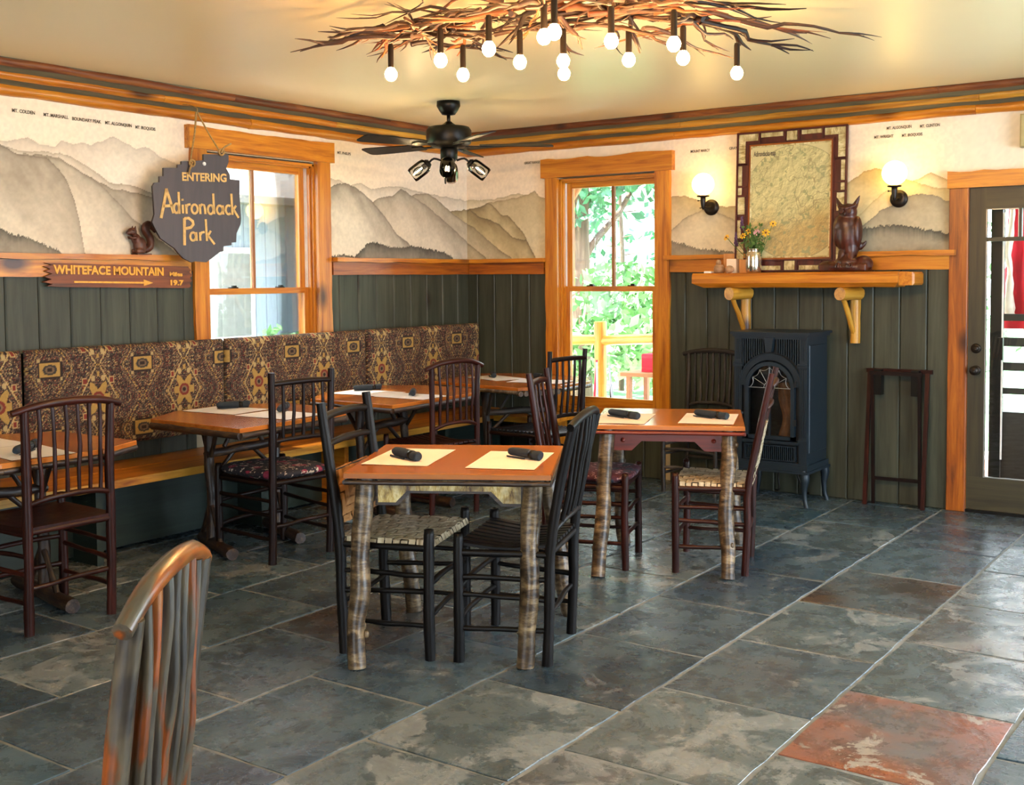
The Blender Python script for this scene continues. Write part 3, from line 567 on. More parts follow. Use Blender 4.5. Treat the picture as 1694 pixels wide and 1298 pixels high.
# ================================================================== FURNITURE
def T_(m, a, b, r, seed=0, n=8, wob=.1, bend=.0, taper=1.0, seg=3, mid=None):
    a, b = Vector(a), Vector(b); rg = random.Random(seed*7+3); d = (b-a).length; pts = [a]
    for k in (1, 2, 3):
        p = a.lerp(b, k/4)+Vector((rg.uniform(-1, 1), rg.uniform(-1, 1), rg.uniform(-1, 1)*.3))*d*bend
        if mid: p += Vector(mid)*(1-(abs(k-2)/2)**2)
        pts.append(p)
    pts.append(b); return m.tube(pts, [r*(1+(taper-1)*k/4)*(1+rg.uniform(-.06, .06)) for k in range(5)], n, wob, seg=seg, seed=seed)
def strap(path, w, side, th=.0016):
    """flat woven splint following path; side = width direction"""
    m = MB(); s = Vector(side).normalized()*w/2; vs = []; gs = []; L = 0
    for i, p in enumerate(path):
        p = Vector(p)
        if i: L += (p-Vector(path[i-1])).length
        a = Vector(path[max(i-1, 0)]); b = Vector(path[min(i+1, len(path)-1)]); nn = (b-a).cross(s)
        nn = nn.normalized()*th if nn.length > 1e-9 else Vector((0, 0, th))
        for q in (p-s, p+s, p+s-nn, p-s-nn): vs.append(q); gs.append((q.dot(s.normalized()), 0, L))
    fs = [(i*4+k, i*4+(k+1) % 4, (i+1)*4+(k+1) % 4, (i+1)*4+k) for i in range(len(path)-1) for k in range(4)]; e = (len(path)-1)*4
    fs += [(3, 2, 1, 0), (e, e+1, e+2, e+3)]; return m.add(vs, fs, gs)
def woven_panel(parent, quad, nu, nv, nrm, mat, amp=.0035, wrap=0.02):
    """quad: p00,p10,p11,p01 ; straps along u and v woven over two, under two"""
    P = [Vector(q) for q in quad]; N = Vector(nrm).normalized()
    f = lambda u, v: P[0]*(1-u)*(1-v)+P[1]*u*(1-v)+P[2]*u*v+P[3]*(1-u)*v
    for i in range(nu):
        u = (i+.5)/nu; path = []
        for j in range(nv+1):
            v = j/nv; k = 1 if ((i+j) % 4) < 2 else -1; path.append(f(u, min(max(v, .0), 1))+N*amp*k)
        if wrap: path = [f(u, 0)-N*wrap-(f(u, .1)-f(u, 0)).normalized()*.008]+path+[f(u, 1)-N*wrap+(f(u, 1)-f(u, .9)).normalized()*.008]
        w = (f((i+1)/nu, .5)-f(i/nu, .5)).length*.83; strap(path, w, f(1, .5)-f(0, .5)).build('splint', mat, parent)
    for j in range(nv):
        v = (j+.5)/nv; path = []
        for i in range(nu+1):
            u = i/nu; k = -1 if ((i+j) % 4) < 2 else 1; path.append(f(u, v)+N*amp*k)
        if wrap: path = [f(0, v)-N*wrap-(f(.1, v)-f(0, v)).normalized()*.008]+path+[f(1, v)-N*wrap+(f(1, v)-f(.9, v)).normalized()*.008]
        w = (f(.5, (j+1)/nv)-f(.5, j/nv)).length*.83; strap(path, w, -(f(.5, 1)-f(.5, 0))).build('splint', mat, parent)
def pad(m, wr, wf, d, z0, h, y0=0, rnd=5):
    rings = []; prof = [(.90, 0), (1.0, .25), (1.03, .5), (1.0, .75), (.90, .93), (.7, 1.0), (.35, 1.04)]; n = 32; vs = []
    for sc, t in prof:
        for k in range(n):
            th = 2*PI*k/n; c, s = math.cos(th), math.sin(th); q = (abs(c)**rnd+abs(s)**rnd)**(-1/rnd); y = s*q*.5*sc+.5; w = wr+(wf-wr)*y
            vs.append((c*q*.5*sc*w, y0+y*d, z0+h*t+.003*mnoise.noise(Vector((c*3*q*sc, s*3*q*sc, t)))*3))
    fs = [(i*n+k, i*n+(k+1) % n, (i+1)*n+(k+1) % n, (i+1)*n+k) for i in range(len(prof)-1) for k in range(n)]+[tuple(reversed(range(n))), tuple((len(prof)-1)*n+k for k in range(n))]
    return m.add(vs, fs, vs, True)
def chair(label, rear, heading, wr, wf, d, H=1.0, lean=.06, style='hoop', nsp=6, seat='slat', mat='dark_wood', sz=.45, bow=.02, sd=1, rp=.020, group=None, lowz=.60, rise=.03, over=.055, midrails=(), rs=.0095):
    """rear = floor point midway between the rear feet, heading = direction the sitter faces"""
    rz = math.atan2(heading[1], heading[0])-PI/2; t = thing('dining_chair', label, 'chair', (rear[0], rear[1], 0), rz, group); S_ = sd*11
    wt = wr*1.0; fx = lambda z: -lean*max(0, (z-sz)/(H-sz)) if z > sz else 0
    for s in (-1, 1):
        m = MB(); ptop = H-(rise*.72+.004) if style == 'hoop' else H+.035; yt = -lean-(bow*.28 if style == 'hoop' else 0)
        m.tube([(s*wr/2, .015, 0), (s*wr/2, .005, .22), (s*wr/2, 0, sz), (s*wt/2, -lean*.45, (sz+H)/2), (s*(wt/2+.006), yt, ptop)], [rp*1.05, rp, rp*1.02, rp*.97, rp*.88], 9, .12, seg=4, seed=S_+s); m.build('back_post', mat, t)
        m = MB(); m.tube([(s*wf/2, d, 0), (s*wf/2+s*.004, d-.002, .2), (s*wf/2, d, sz+.035), (s*wf/2, d, sz+.04)], [rp, rp*1.03, rp*.95, rp*.6], 9, .12, seg=3, seed=S_+5+s); m.build('front_leg', mat, t)
        for k, z in enumerate((.135, .255, .335)): T_(MB(), (s*wr/2, .01, z), (s*wf/2, d, z+(.015 if k == 1 else 0)), .0105, S_+k+s*3, 7, .15, .02).build('rung', mat, t)
        T_(MB(), (s*wr/2, 0, sz-.018), (s*wf/2, d, sz-.018), .014, S_+9+s, 7, .1).build('seat_rail', mat, t)
    for k, z in enumerate((.16, .29)): T_(MB(), (-wf/2, d, z), (wf/2, d, z+.01), .0115, S_+20+k, 7, .15, .02, mid=(0, 0, .012)).build('rung', mat, t)
    T_(MB(), (-wr/2, .01, .20), (wr/2, .01, .21), .011, S_+23, 7, .15, .02).build('rung', mat, t)
    T_(MB(), (-wf/2, d, sz-.005), (wf/2, d, sz-.005), .015, S_+24, 7, .1).build('seat_rail', mat, t); T_(MB(), (-wr/2, 0, sz-.01), (wr/2, 0, sz-.01), .014, S_+25, 7, .1).build('seat_rail', mat, t)
    # ---- seat
    if seat == 'woven':
        st = MB().prism([(-wr/2+.02, .01), (wr/2-.02, .01), (wf/2-.02, d-.01), (-wf/2+.02, d-.01)], sz-.012, sz-.004).build('seat', 'edge_bark', t)
        woven_panel(st, [(-wr/2+.004, -.005, sz+.007), (wr/2-.004, -.005, sz+.007), (wf/2-.004, d+.012, sz+.010), (-wf/2+.004, d+.012, sz+.010)], 13, 12, (0, 0, 1), 'hickory_bark_strap')
    elif seat == 'slat':
        st = None
        for k in range(9):
            u = (k+.5)/9*2-1; m = MB(); pts = [(u*(wr+(wf-wr)*q)/2, q*d, sz+.008-.020*max(0, math.sin(PI*q))**1.2*(1 if abs(u) < .95 else .6)+.004*(u*u)) for q in (-.02, .2, .4, .6, .8, 1.03)]
            hw = .017; m = strap(pts, hw*2, (1, 0, 0), .011); o = m.build('seat_slat', mat, t)
    elif seat == 'cord':
        for k in range(15):
            q = (k+.5)/15; w = (wr+(wf-wr)*q); MB().tube([(-w/2, q*d, sz+.004), (-w/4, q*d, sz-.008), (0, q*d, sz-.012), (w/4, q*d, sz-.008), (w/2, q*d, sz+.004)], .0115, 6, .05, seg=2, seed=k).build('seat_cord', 'wicker_dark', t)
    elif seat in ('floral', 'plaid'):
        MB().prism([(-wr/2+.01, .0), (wr/2-.01, .0), (wf/2-.01, d), (-wf/2+.01, d)], sz-.012, sz+.004).build('seat_board', mat, t)
        pad(MB(), wr+.02, wf+.035, d+.03, sz+.004, .05, -.01).build('seat_cushion', seat, t)
    elif seat == 'solid':
        m = MB(); nx, ny = 9, 8; vs = []
        for j in range(ny+1):
            for i in range(nx+1):
                q = j/ny; u = i/nx*2-1; w = (wr+(wf-wr)*q)+.03; vs.append((u*w/2, q*(d+.04)-.01, sz+.012-.022*max(0, 1-u*u)*math.sin(PI*q)))
        o = len(vs); vs += [(a, b, sz-.010) for a, b, c in vs]; fs = [(j*(nx+1)+i, j*(nx+1)+i+1, (j+1)*(nx+1)+i+1, (j+1)*(nx+1)+i) for j in range(ny) for i in range(nx)]
        fs += [tuple(o+k for k in reversed(f)) for f in fs]; rim = [i for i in range(nx+1)]+[(j+1)*(nx+1)+nx for j in range(ny)]+[ny*(nx+1)+nx-1-i for i in range(nx)]+[(ny-1-j)*(nx+1) for j in range(ny-1)]
        fs += [(rim[k], o+rim[k], o+rim[(k+1) % len(rim)], rim[(k+1) % len(rim)]) for k in range(len(rim))]; m.add(vs, fs, vs, False); m.build('seat', mat, t)
    # ---- back
    yb = lambda z: -lean*(z-sz)/(H-sz)
    def rail(nm, z, r, ov, bw, rs, sdd, seg=3):
        hw = wt/2+.004+ov; pts = [(-hw, yb(z)+bw*.5*0, z-rs), (-hw*.55, yb(z)-bw*.75, z-rs*.22), (0, yb(z)-bw, z), (hw*.55, yb(z)-bw*.75, z-rs*.22), (hw, yb(z), z-rs)]
        return MB().tube(pts, [r*.9, r, r*1.08, r, r*.9], 9, .10, seg=seg, seed=sdd).build(nm, mat, t)
    if style == 'hoop': rail('top_rail', H, .0175, over, bow, rise, S_+30)
    else: rail('top_rail', H-.02, .016, -.004, bow, rise*.6, S_+30)
    if style in ('hoop', 'spindle'):
        rail('lower_rail', lowz, .013, -.004, bow, rise*.8, S_+31)
        zt = H if style == 'hoop' else H-.02; rs_ = rise if style == 'hoop' else rise*.6
        for k in range(nsp):
            u = (k+1)/(nsp+1)*2-1; x = u*wt/2; arc = lambda q: -bow*(1-q*q); a = (x, yb(lowz)+arc(u), lowz-rise*.8*u*u); b = (x*1.02, yb(zt)+arc(u), zt-.004-rs_*u*u)
            T_(MB(), a, b, rs, S_+40+k, 7, .22, .010, .9, mid=(0, -.006, 0)).build('spindle', mat, t)
    if style == 'woven':
        rail('middle_rail', H-.13, .014, -.004, bow, rise*.5, S_+32)
        z0, z1 = sz+.07, H-.25; w = wt*.86; T_(MB(), (-wt/2, yb(z1), z1), (wt/2, yb(z1), z1), .012, S_+33).build('panel_rail', mat, t); T_(MB(), (-wt/2, yb(z0), z0), (wt/2, yb(z0), z0), .012, S_+34).build('panel_rail', mat, t)
        bp = MB().obox((0, (yb(z0)+yb(z1))/2, (z0+z1)/2), (w*.96, .004, z1-z0), 0, math.atan2(lean, H-sz)).build('woven_back_panel', midrails or 'splint_tan', t)
        woven_panel(bp, [(-w/2, yb(z0)+.014, z0-.012), (w/2, yb(z0)+.014, z0-.012), (w/2, yb(z1)+.014, z1+.012), (-w/2, yb(z1)+.014, z1+.012)], 9, 7, (0, -1, .1), midrails or 'splint_tan', .003, 0)
        woven_panel(bp, [(w/2, yb(z0)-.014, z0-.012), (-w/2, yb(z0)-.014, z0-.012), (-w/2, yb(z1)-.014, z1+.012), (w/2, yb(z1)-.014, z1+.012)], 9, 7, (0, 1, .1), midrails or 'splint_tan', .003, 0)
    return t
def mid(a, b): return ((a[0]+b[0])/2, (a[1]+b[1])/2)
chair('mottled orange and grey hickory chair back alone in the left foreground', (4.160, -6.378), (-.818, -.575), .37, .43, .42, 1.035, .055, 'hoop', 7, 'slat', 'mottled', .45, .012, 1, .022, over=.035, rise=.05, rs=.0145)
chair('dark red-brown hoop-backed chair at the cut-off table nearest the left edge', (1.33, -4.61), (-1, .02), .40, .44, .42, .985, .0, 'hoop', 6, 'solid', 'red_post', .45, .03, 2, .021, over=.055, rise=.035, lowz=.585)
chair('tall dark chair with a floral cushion and straight top rail at the second banquette table', (1.31, -3.20), (-1, .12), .385, .43, .46, .98, .015, 'spindle', 5, 'floral', 'dark_wood', .44, .01, 3, .021, lowz=.66, rise=.012)
chair('chair with tan woven back panel and woven seat, left of the middle cherry table', mid((2.57, -4.24), (2.406, -3.79)), (.93, .33), .45, .46, .38, .97, .07, 'woven', 0, 'woven', 'black_wood', .46, .012, 4, .022, rise=.02)
chair('black hoop-backed chair with slatted seat, right of the cherry table in the middle', mid((3.35, -3.90), (3.22, -3.50)), (-.94, -.33), .42, .50, .36, .965, .09, 'hoop', 6, 'slat', 'black_wood', .45, .02, 5, .021, over=.03, rise=.035, lowz=.56)
chair('dark hoop-backed spindle chair with its back turned, at the third banquette table', mid((1.30, -2.07), (1.36, -1.71)), (-.97, .15), .385, .42, .42, .985, .0, 'hoop', 6, 'slat', 'red_post', .45, .02, 6, .019, over=.045, rise=.045, lowz=.60)
chair('dark straight-railed chair with black cord seat beside the corner table under the window', mid((1.60, -1.25), (1.66, -.91)), (-.98, .12), .36, .42, .50, .98, .03, 'spindle', 5, 'cord', 'dark_wood', .46, .01, 7, .018, lowz=.58, rise=.012)
chair('brown chair with burgundy cushion tucked in on the left of the table before the stove', (2.405, -2.42), (.95, .33), .36, .40, .43, .965, .08, 'spindle', 4, 'plaid', 'red_post', .44, .01, 8, .019, lowz=.56, rise=.015)
chair('reddish dark chair with woven seat and back, right of the table before the stove', mid((3.445, -2.225), (3.30, -1.84)), (-.93, -.33), .41, .46, .36, .98, .115, 'woven', 0, 'woven', 'red_post', .45, .012, 9, .019, rise=.02, midrails='hickory_bark_strap')
chair('grey-brown hoop-backed chair against the green wall left of the iron stove', (2.225, -.085), (0, -1), .36, .39, .345, .97, .03, 'hoop', 7, 'slat', 'grey_hickory', .44, .015, 10, .016, over=.045, rise=.03)
# ---- tables
def top_fn(rz): return None
def birch_table(label, c, rz, w, d, feet, apron, ztop=.745):
    t = thing('square_table', label, 'table', (c[0], c[1], 0), rz); inv = Matrix.Rotation(-rz, 3, 'Z')
    poly = [(-w/2, -d/2), (w/2, -d/2), (w/2, d/2), (-w/2, d/2)]
    tp = MB().prism(poly, ztop-.022, ztop, ch=.003).build('tabletop', 'cherry', t)
    for k in range(4):
        a, b = Vector((*poly[k], ztop-.033)), Vector((*poly[(k+1) % 4], ztop-.033)); T_(MB(), a*.992, b*.992, .0095, k+31, 7, .2, .003).build('edge_twig', 'cherry_red' if apron != 'bark' else 'edge_bark', tp)
    for k, f in enumerate(feet):
        p = inv @ Vector((f[0]-c[0], f[1]-c[1], 0)); sx, sy = (1 if p.x > 0 else -1), (1 if p.y > 0 else -1); q = Vector((sx*(w/2-.075), sy*(d/2-.06), ztop-.022)); rg = random.Random(k+int(abs(c[0])*10))
        pts = [p]+[p.lerp(q, u)+Vector((rg.uniform(-.012, .012), rg.uniform(-.012, .012), 0)) for u in (.2, .4, .6, .8)]+[q]
        m = MB().tube(pts, [.036, .035, .038, .036, .039, .038], 14, .10, seg=5, seed=k+c[0]*3)
        for kk in range(4):
            u = rg.random()*.8+.1; th = rg.random()*6.28; m.ball(p.lerp(q, u)+Vector((math.cos(th), math.sin(th), 0))*.033, (.012, .012, .016), 7, 5)
        m.build('leg', 'birch', t)
    zt = ztop-.03; x1 = w/2-.115; hh = .108; cut = .06
    for axis in (0, 1):
        L = (w/2-.11) if axis == 0 else (d/2-.10); off = (d/2-.07) if axis == 0 else (w/2-.08)
        for s in (-1, 1):
            poly2 = [(-L, 0), (-L, -hh), (-L+.09, -hh), (-L+.14, -hh*.55), (L-.14, -hh*.55), (L-.09, -hh), (L, -hh), (L, 0)][::-1]
            f = (lambda a, b, z, s=s, off=off: (a, s*off+s*z, zt+b)) if axis == 0 else (lambda a, b, z, s=s, off=off: (s*off+s*z, a, zt+b))
            ap = MB().prism(poly2, -.009, .004, f).build('apron', 'cherry_red' if apron == 'cherry' else 'edge_bark', t)
            if apron == 'bark':
                p3 = [(-L+.012, -.008), (-L+.012, -hh+.012), (-L+.082, -hh+.012), (-L+.128, -hh*.55+.010), (L-.128, -hh*.55+.010), (L-.082, -hh+.012), (L-.012, -hh+.012), (L-.012, -.008)][::-1]
                MB().prism(p3, .004, .008, f).build('bark_panel', 'birch_pale', ap)
            else:
                for e in (-L+.045, L-.045): MB().lathe([(0, 0), (.012, 0), (.012, .004), (0, .006)], f(e, -hh*.5, .004), 10, rot_to((0, s, 0) if axis == 0 else (s, 0, 0))).build('plug', 'cherry_red', ap)
    return t
birch_table('square cherry-topped table with birch log legs and bark apron, in the middle of the room', (2.824, -3.765), math.radians(29), .81, .77, [(2.745, -4.335), (3.28, -3.965), (2.435, -3.62), (3.06, -3.29)], 'bark')
birch_table('square cherry-topped table with birch log legs and red scalloped apron, in front of the stove', (2.905, -2.03), math.radians(25.5), .77, .76, [(2.825, -2.655), (3.385, -2.345), (2.585, -1.96), (3.115, -1.60)], 'cherry')
def trestle(label, poly, posts, fdir, flen, topmat, edgemat, basemat, stubs=None, edge_r=.016, z=.745):
    cx = sum(p[0] for p in poly)/len(poly); cy = sum(p[1] for p in poly)/len(poly); t = thing('banquette_table', label, 'table', (cx, cy, 0)); L = [(a-cx, b-cy) for a, b in poly]
    tp = MB().prism(L, z-.022, z, ch=.003).build('tabletop', topmat, t)
    for k in range(len(L)):
        if stubs is not None and k == stubs:
            a, b = Vector((*L[k], 0)), Vector((*L[(k+1) % len(L)], 0)); nn = (b-a).cross(Vector((0, 0, 1))).normalized()
            for i in range(8):
                p = a.lerp(b, (i+.5)/8); p.z = z-.044; MB().tube([p-nn*.03, p+nn*.004], .019, 9).build('twig_end', 'birch', tp)
            continue
        a, b = Vector((*L[k], z-.022-edge_r*.8)), Vector((*L[(k+1) % len(L)], z-.022-edge_r*.8)); T_(MB(), a*.985+Vector((0, 0, a.z*.015)), b*.985+Vector((0, 0, b.z*.015)), edge_r, k+50, 9, .2, .004).build('edge_log', edgemat, tp)
    fd = Vector((fdir[0], fdir[1], 0)).normalized(); P = [Vector((p[0]-cx, p[1]-cy, 0)) for p in posts]
    for i, p in enumerate(P):
        po = MB().tube([p+Vector((0, 0, .04)), p+Vector((.006, .004, .25)), p+Vector((-.006, 0, .5)), p+Vector((0, 0, z-.03))], [.03, .028, .027, .029], 10, .16, seg=4, seed=i+cx*9).build('post', basemat, t)
        T_(MB(), p-fd*flen[0]+Vector((0, 0, .034)), p+fd*flen[1]+Vector((0, 0, .034)), .033, i+60, 10, .12, .004, seg=3).build('foot_log', basemat, t)
        for s in (-1, 1):
            T_(MB(), p+fd*s*.02+Vector((0, 0, .24)), p+fd*s*min(.16, flen[1]*.7)+Vector((0, 0, .06)), .014, i+s+70, 7, .15).build('brace', basemat, t)
            T_(MB(), p+fd*s*.02+Vector((0, 0, .52)), p+fd*s*.17+Vector((0, 0, z-.03)), .013, i+s+75, 7, .15).build('brace', basemat, t)
    d = (P[1]-P[0]); T_(MB(), P[0]-d*.05+Vector((0, 0, .53)), P[1]+d*.05+Vector((0, 0, .55)), .024, 80, 9, .25, .01, seg=3).build('stretcher', basemat, t); dn = d.normalized()
    for s, p in ((1, P[0]), (-1, P[1])):
        T_(MB(), p+dn*s*.03+Vector((0, 0, .40)), p+dn*s*.17+Vector((0, 0, .53)), .013, s+90, 7, .15).build('brace', basemat, t)
        T_(MB(), p+dn*s*.10+Vector((0, 0, .56)), p+dn*s*.20+Vector((0, 0, z-.03)), .012, s+93, 7, .15).build('brace', basemat, t)
    return t
trestle('brown banquette table cut off by the left edge, behind the hoop-backed chair', [(1.245, -5.25), (1.297, -4.9), (1.297, -4.40), (1.185, -4.152), (.573, -4.15), (.415, -4.379), (.40, -5.25)], [(.86, -4.45), (.86, -4.95)], (1, -.2), (.33, .33), 'cherry', 'edge_bark', 'edge_bark')
trestle('dark-rimmed clipped-corner banquette table below the first window, on two log posts', [(.53, -3.57), (1.29, -3.61), (1.24, -2.78), (1.08, -2.62), (.58, -2.62), (.33, -2.86), (.35, -3.27)], [(.70, -3.31), (.72, -2.83)], (1, -.42), (.17, .36), 'cherry', 'edge_bark', 'edge_bark', edge_r=.02)
trestle('dark-rimmed banquette table behind it, third along the bench from the left edge', [(.53, -2.35), (1.23, -2.37), (1.20, -1.52), (1.03, -1.28), (.6, -1.25), (.32, -1.42), (.34, -2.05)], [(.72, -2.10), (.72, -1.66)], (1, -.05), (.25, .42), 'cherry', 'edge_bark', 'edge_bark', edge_r=.018)
trestle('corner table with a row of cut twig ends on its clipped corner', [(.40, -.98), (1.27, -1.11), (1.42, -.80), (1.41, -.38), (1.2, -.1), (.66, -.06), (.30, -.25)], [(.87, -.93), (1.18, -.57)], (.75, -.6), (.2, .16), 'cherry', 'birch', 'grey_hickory', stubs=1, edge_r=.016)
# ---- placemats and napkin rolls
def mat(label, c, rz, w=.28, l=.45, m='mat_paper', z=.7462, group=None):
    nx, ny = 5, 8; vs = []; k = random.random()*9
    for zz in (0, -.0009):
        for j in range(ny+1):
            for i in range(nx+1):
                x, y = w*(i/nx-.5), l*(j/ny-.5); e = max(abs(i/nx-.5), abs(j/ny-.5))*2; vs.append((x, y, .0010+.0022*max(0, mnoise.noise(Vector((x*7+k, y*7, 0))))*e+zz))
    n1 = (nx+1)*(ny+1); fs = [(j*(nx+1)+i, j*(nx+1)+i+1, (j+1)*(nx+1)+i+1, (j+1)*(nx+1)+i) for j in range(ny) for i in range(nx)]; fs += [tuple(n1+q for q in reversed(f)) for f in fs]
    o = MB().add(vs, fs).build('placemat', m, None, (c[0], c[1], z), rz); return tag(o, label, 'placemat', group)
def roll(label, a, b, z=.7482, group=None, r=.020):
    a, b = Vector((*a, 0)), Vector((*b, 0)); c = (a+b)/2; d = (b-a); L = max(d.length, .19); rz = math.atan2(d.y, d.x)
    t = thing('napkin_roll', label, 'napkin', (c.x, c.y, z), rz, group); sdd = random.random()*20
    m = MB().tube([(-L/2, 0, r*.95), (-L*.44, 0, r), (-L*.2, .002, r), (L*.1, 0, r*1.02), (L*.22, 0, r*.98), (L*.45, 0, r*1.04), (L/2, 0, r)], [r*.55, r*.85, r*.95, r*.98, r*.86, r*1.02, r*.75], 14, .10, seg=2, seed=sdd); m.build('cloth', 'napkin', t)
    MB().prism([(-L*.5, -r*.9), (L*.1, -r*.95), (L*.14, -r*1.35), (-L*.42, -r*1.5)], .001, .006).build('loose_corner', 'napkin', t)
    m = MB()
    m.lathe([(r*.93, -.011), (r*1.0, -.011), (r*1.0, .011), (r*.93, .011)], (L*.23, 0, r), 16, rot_to((1, 0, 0))); m.build('wrap_band', 'black_metal', t)
    return t
r23 = math.radians(23); r20 = math.radians(20.5)
mat('kraft paper placemat on the left half of the middle cherry table', (2.622, -3.855), r23); mat('kraft paper placemat on the right half of the middle cherry table', (3.036, -3.700), r23)
mat('kraft paper placemat on the left half of the table before the stove', (2.737, -2.235), r20); mat('kraft paper placemat on the right half of the table before the stove', (3.125, -2.008), r20)
roll('dark napkin roll on the left placemat of the middle cherry table', (2.543, -3.866), (2.743, -3.945)); roll('dark napkin roll on the right placemat of the middle cherry table', (2.972, -3.62), (3.155, -3.66))
roll('dark napkin roll on the left placemat of the table before the stove', (2.61, -2.165), (2.84, -2.26)); roll('dark napkin roll on the right placemat of the table before the stove', (3.015, -1.945), (3.24, -2.03))
mat('pale placemat on the cut-off table at the left edge', (1.08, -4.66), math.radians(80), .28, .42, 'mat_white_glare'); mat('pale placemat against the bench side of the cut-off left table', (.65, -4.62), math.radians(85), .28, .42, 'mat_white_glare')
roll('dark napkin roll seen through the spindles on the cut-off left table', (1.15, -4.75), (1.0, -4.55))
mat('white placemat on the bench side of the dark-rimmed table below the first window', (.58, -3.08), math.radians(95), .30, .40, 'mat_white_glare'); mat('white placemat on the room side of the dark-rimmed table below the first window', (1.02, -3.08), math.radians(92), .30, .40, 'mat_white_glare')
roll('dark napkin roll on the bench-side placemat below the first window', (.50, -3.06), (.58, -2.93)); roll('dark napkin roll behind the spindles on the table below the first window', (.95, -3.02), (.84, -2.85))
mat('white placemat on the bench side of the third banquette table', (.60, -1.90), math.radians(94), .30, .42, 'mat_white_glare'); mat('white placemat on the room side of the third banquette table', (1.0, -1.92), math.radians(92), .28, .40, 'mat_white_glare')
roll('dark napkin roll on the bench-side placemat of the third banquette table', (.45, -1.85), (.55, -1.72)); roll('napkin roll seen end-on near the middle of the third banquette table', (.90, -1.78), (1.02, -1.93))
mat('white placemat on the bench side of the corner table', (.68, -.55), math.radians(70), .28, .42, 'mat_white_glare'); mat('white placemat on the chair side of the corner table', (1.13, -.62), math.radians(100), .28, .42, 'mat_white_glare')
roll('dark napkin roll on the bench-side placemat of the corner table', (.55, -.42), (.68, -.58)); roll('dark napkin roll on the chair-side placemat of the corner table', (.95, -.42), (1.09, -.50))
# ---- banquette bench and its patterned back
BN = thing('banquette_bench', 'long plank bench with pine seat built along the left wall', 'bench', (.30, -3.1, 0))
def bb(nm, x0, x1, y0, y1, z0, z1, m, ch=0): return MB().box(x0-.30, x1-.30, y0+3.1, y1+3.1, z0, z1, ch, '+z' if ch else None).build(nm, m, BN)
bb('seat_plank', .02, .30, -6.2, -.02, .42, .452, 'pine', .004); bb('seat_plank', .303, .575, -6.2, -.02, .42, .452, 'pine', .004); bb('front_edge', .575, .60, -6.2, -.62, .41, .452, 'pine_log')
bb('corner_seat', .577, 1.12, -.45, -.02, .42, .452, 'pine', .004); bb('corner_edge', .60, 1.12, -.475, -.45, .41, .452, 'pine_log')
for yy in (-5.6, -5.05, -3.9, -2.75, -2.02, -.95, -.3): bb('support_panel', .10, .52, yy-.02, yy+.02, 0, .42, 'pine' if yy == -2.02 else 'dark_green')  # dark green panels carry the under-bench shade in their colour; one stays pine
bb('support_panel', .95, .99, -.42, -.04, 0, .42, 'pine'); bb('underseat_shade_board', .28, .31, -6.2, -.3, .02, .40, 'dark_green')  # long dark green backing added to deepen the shade below the seat
def kilim(U, V):
    # U along the wall, V height: mirrored medallion columns on a dark, busily woven ground
    pu = .298; a = (U+3.63)/pu; k = np.round(a); u = np.abs(a-k)*2; isB = (np.mod(k, 2) == 0); pv = .372
    def sym(off): q = (V-off)/pv; kk = np.round(q); return np.abs(q-kk)*2
    vB = sym(.845); vA = sym(1.022)
    dark = lin('#20120e'); brn = lin('#3c2218'); gold = lin('#98783c'); red = lin('#6c2418'); tan = lin('#745a40'); grey = lin('#3a342e'); cream = lin('#a89060')
    v = np.where(isB, vB, vA); c = np.broadcast_to(dark, U.shape+(3,)).copy()
    sx = np.round(u*20)/20; sy = np.round(v*26)/26
    n = _T[(np.round(u*19).astype(int)*7+31*isB) % 512, (np.round(v*25).astype(int)*13) % 512]; n2 = _T[(np.round(u*38).astype(int)*5+11*isB) % 512, (np.round(v*48).astype(int)*3) % 512]
    c[n > .55] = brn; c[n > .72] = grey; c[(n2 > .84)] = tan; c[(n2 > .95)] = cream; c[(n2 < .07)] = red
    sh = lambda cond, col: c.__setitem__(cond, col)
    # outlines of stepped hexagons
    hexa = np.abs(sx)*.9+np.abs(sy)*.75
    for r, w, col in ((.93, .018, tan), (.80, .014, gold), (.62, .012, tan)): sh((np.abs(hexa-r) < w), col)
    # A: gold rectangle with dark octagon; B: tall medallion with flower and red squares
    A = ~isB
    sh(A & (u < .50) & (v < .26), dark); sh(A & (u < .42) & (v < .21), gold); sh(A & (np.maximum(u*1.0, v*1.9)+np.minimum(u, v*1.9)*.35 < .30), grey*.6); sh(A & (np.maximum(u*1.0, v*1.9)+np.minimum(u, v*1.9)*.35 < .20), tan*.7); sh(A & (u < .10) & (v < .05), dark)
    sh(A & (np.abs(u-.46) < .06) & (np.abs(v-.28) < .05), cream*.8)
    dia = u*1.15+v*.85
    sh(isB & (np.abs(dia-.92) < .025) & (v < .95), cream); sh(isB & (np.abs(u-.58) < .10) & (np.abs(v-.52) < .10), cream); sh(isB & (np.abs(u-.58) < .07) & (np.abs(v-.52) < .07), red)
    fl = np.hypot(u, v*1.25); ang = np.arctan2(v*1.25, u); pet = .40+.14*np.cos(ang*6); sh(isB & (fl < pet*1.25) & (fl > .25) & (u < .5), gold); sh(isB & (fl < .25), red); sh(isB & (fl < .15), tan); sh(isB & (fl < .08), dark)
    sh(isB & (np.hypot(u-.22, v-.60) < .09), cream*.9); sh(isB & (u < .06) & (np.abs(v-.72) < .07), gold)
    c = c*(.86+.28*vn(U*260, V*260))[..., None]; return np.clip(c, 0, 1)
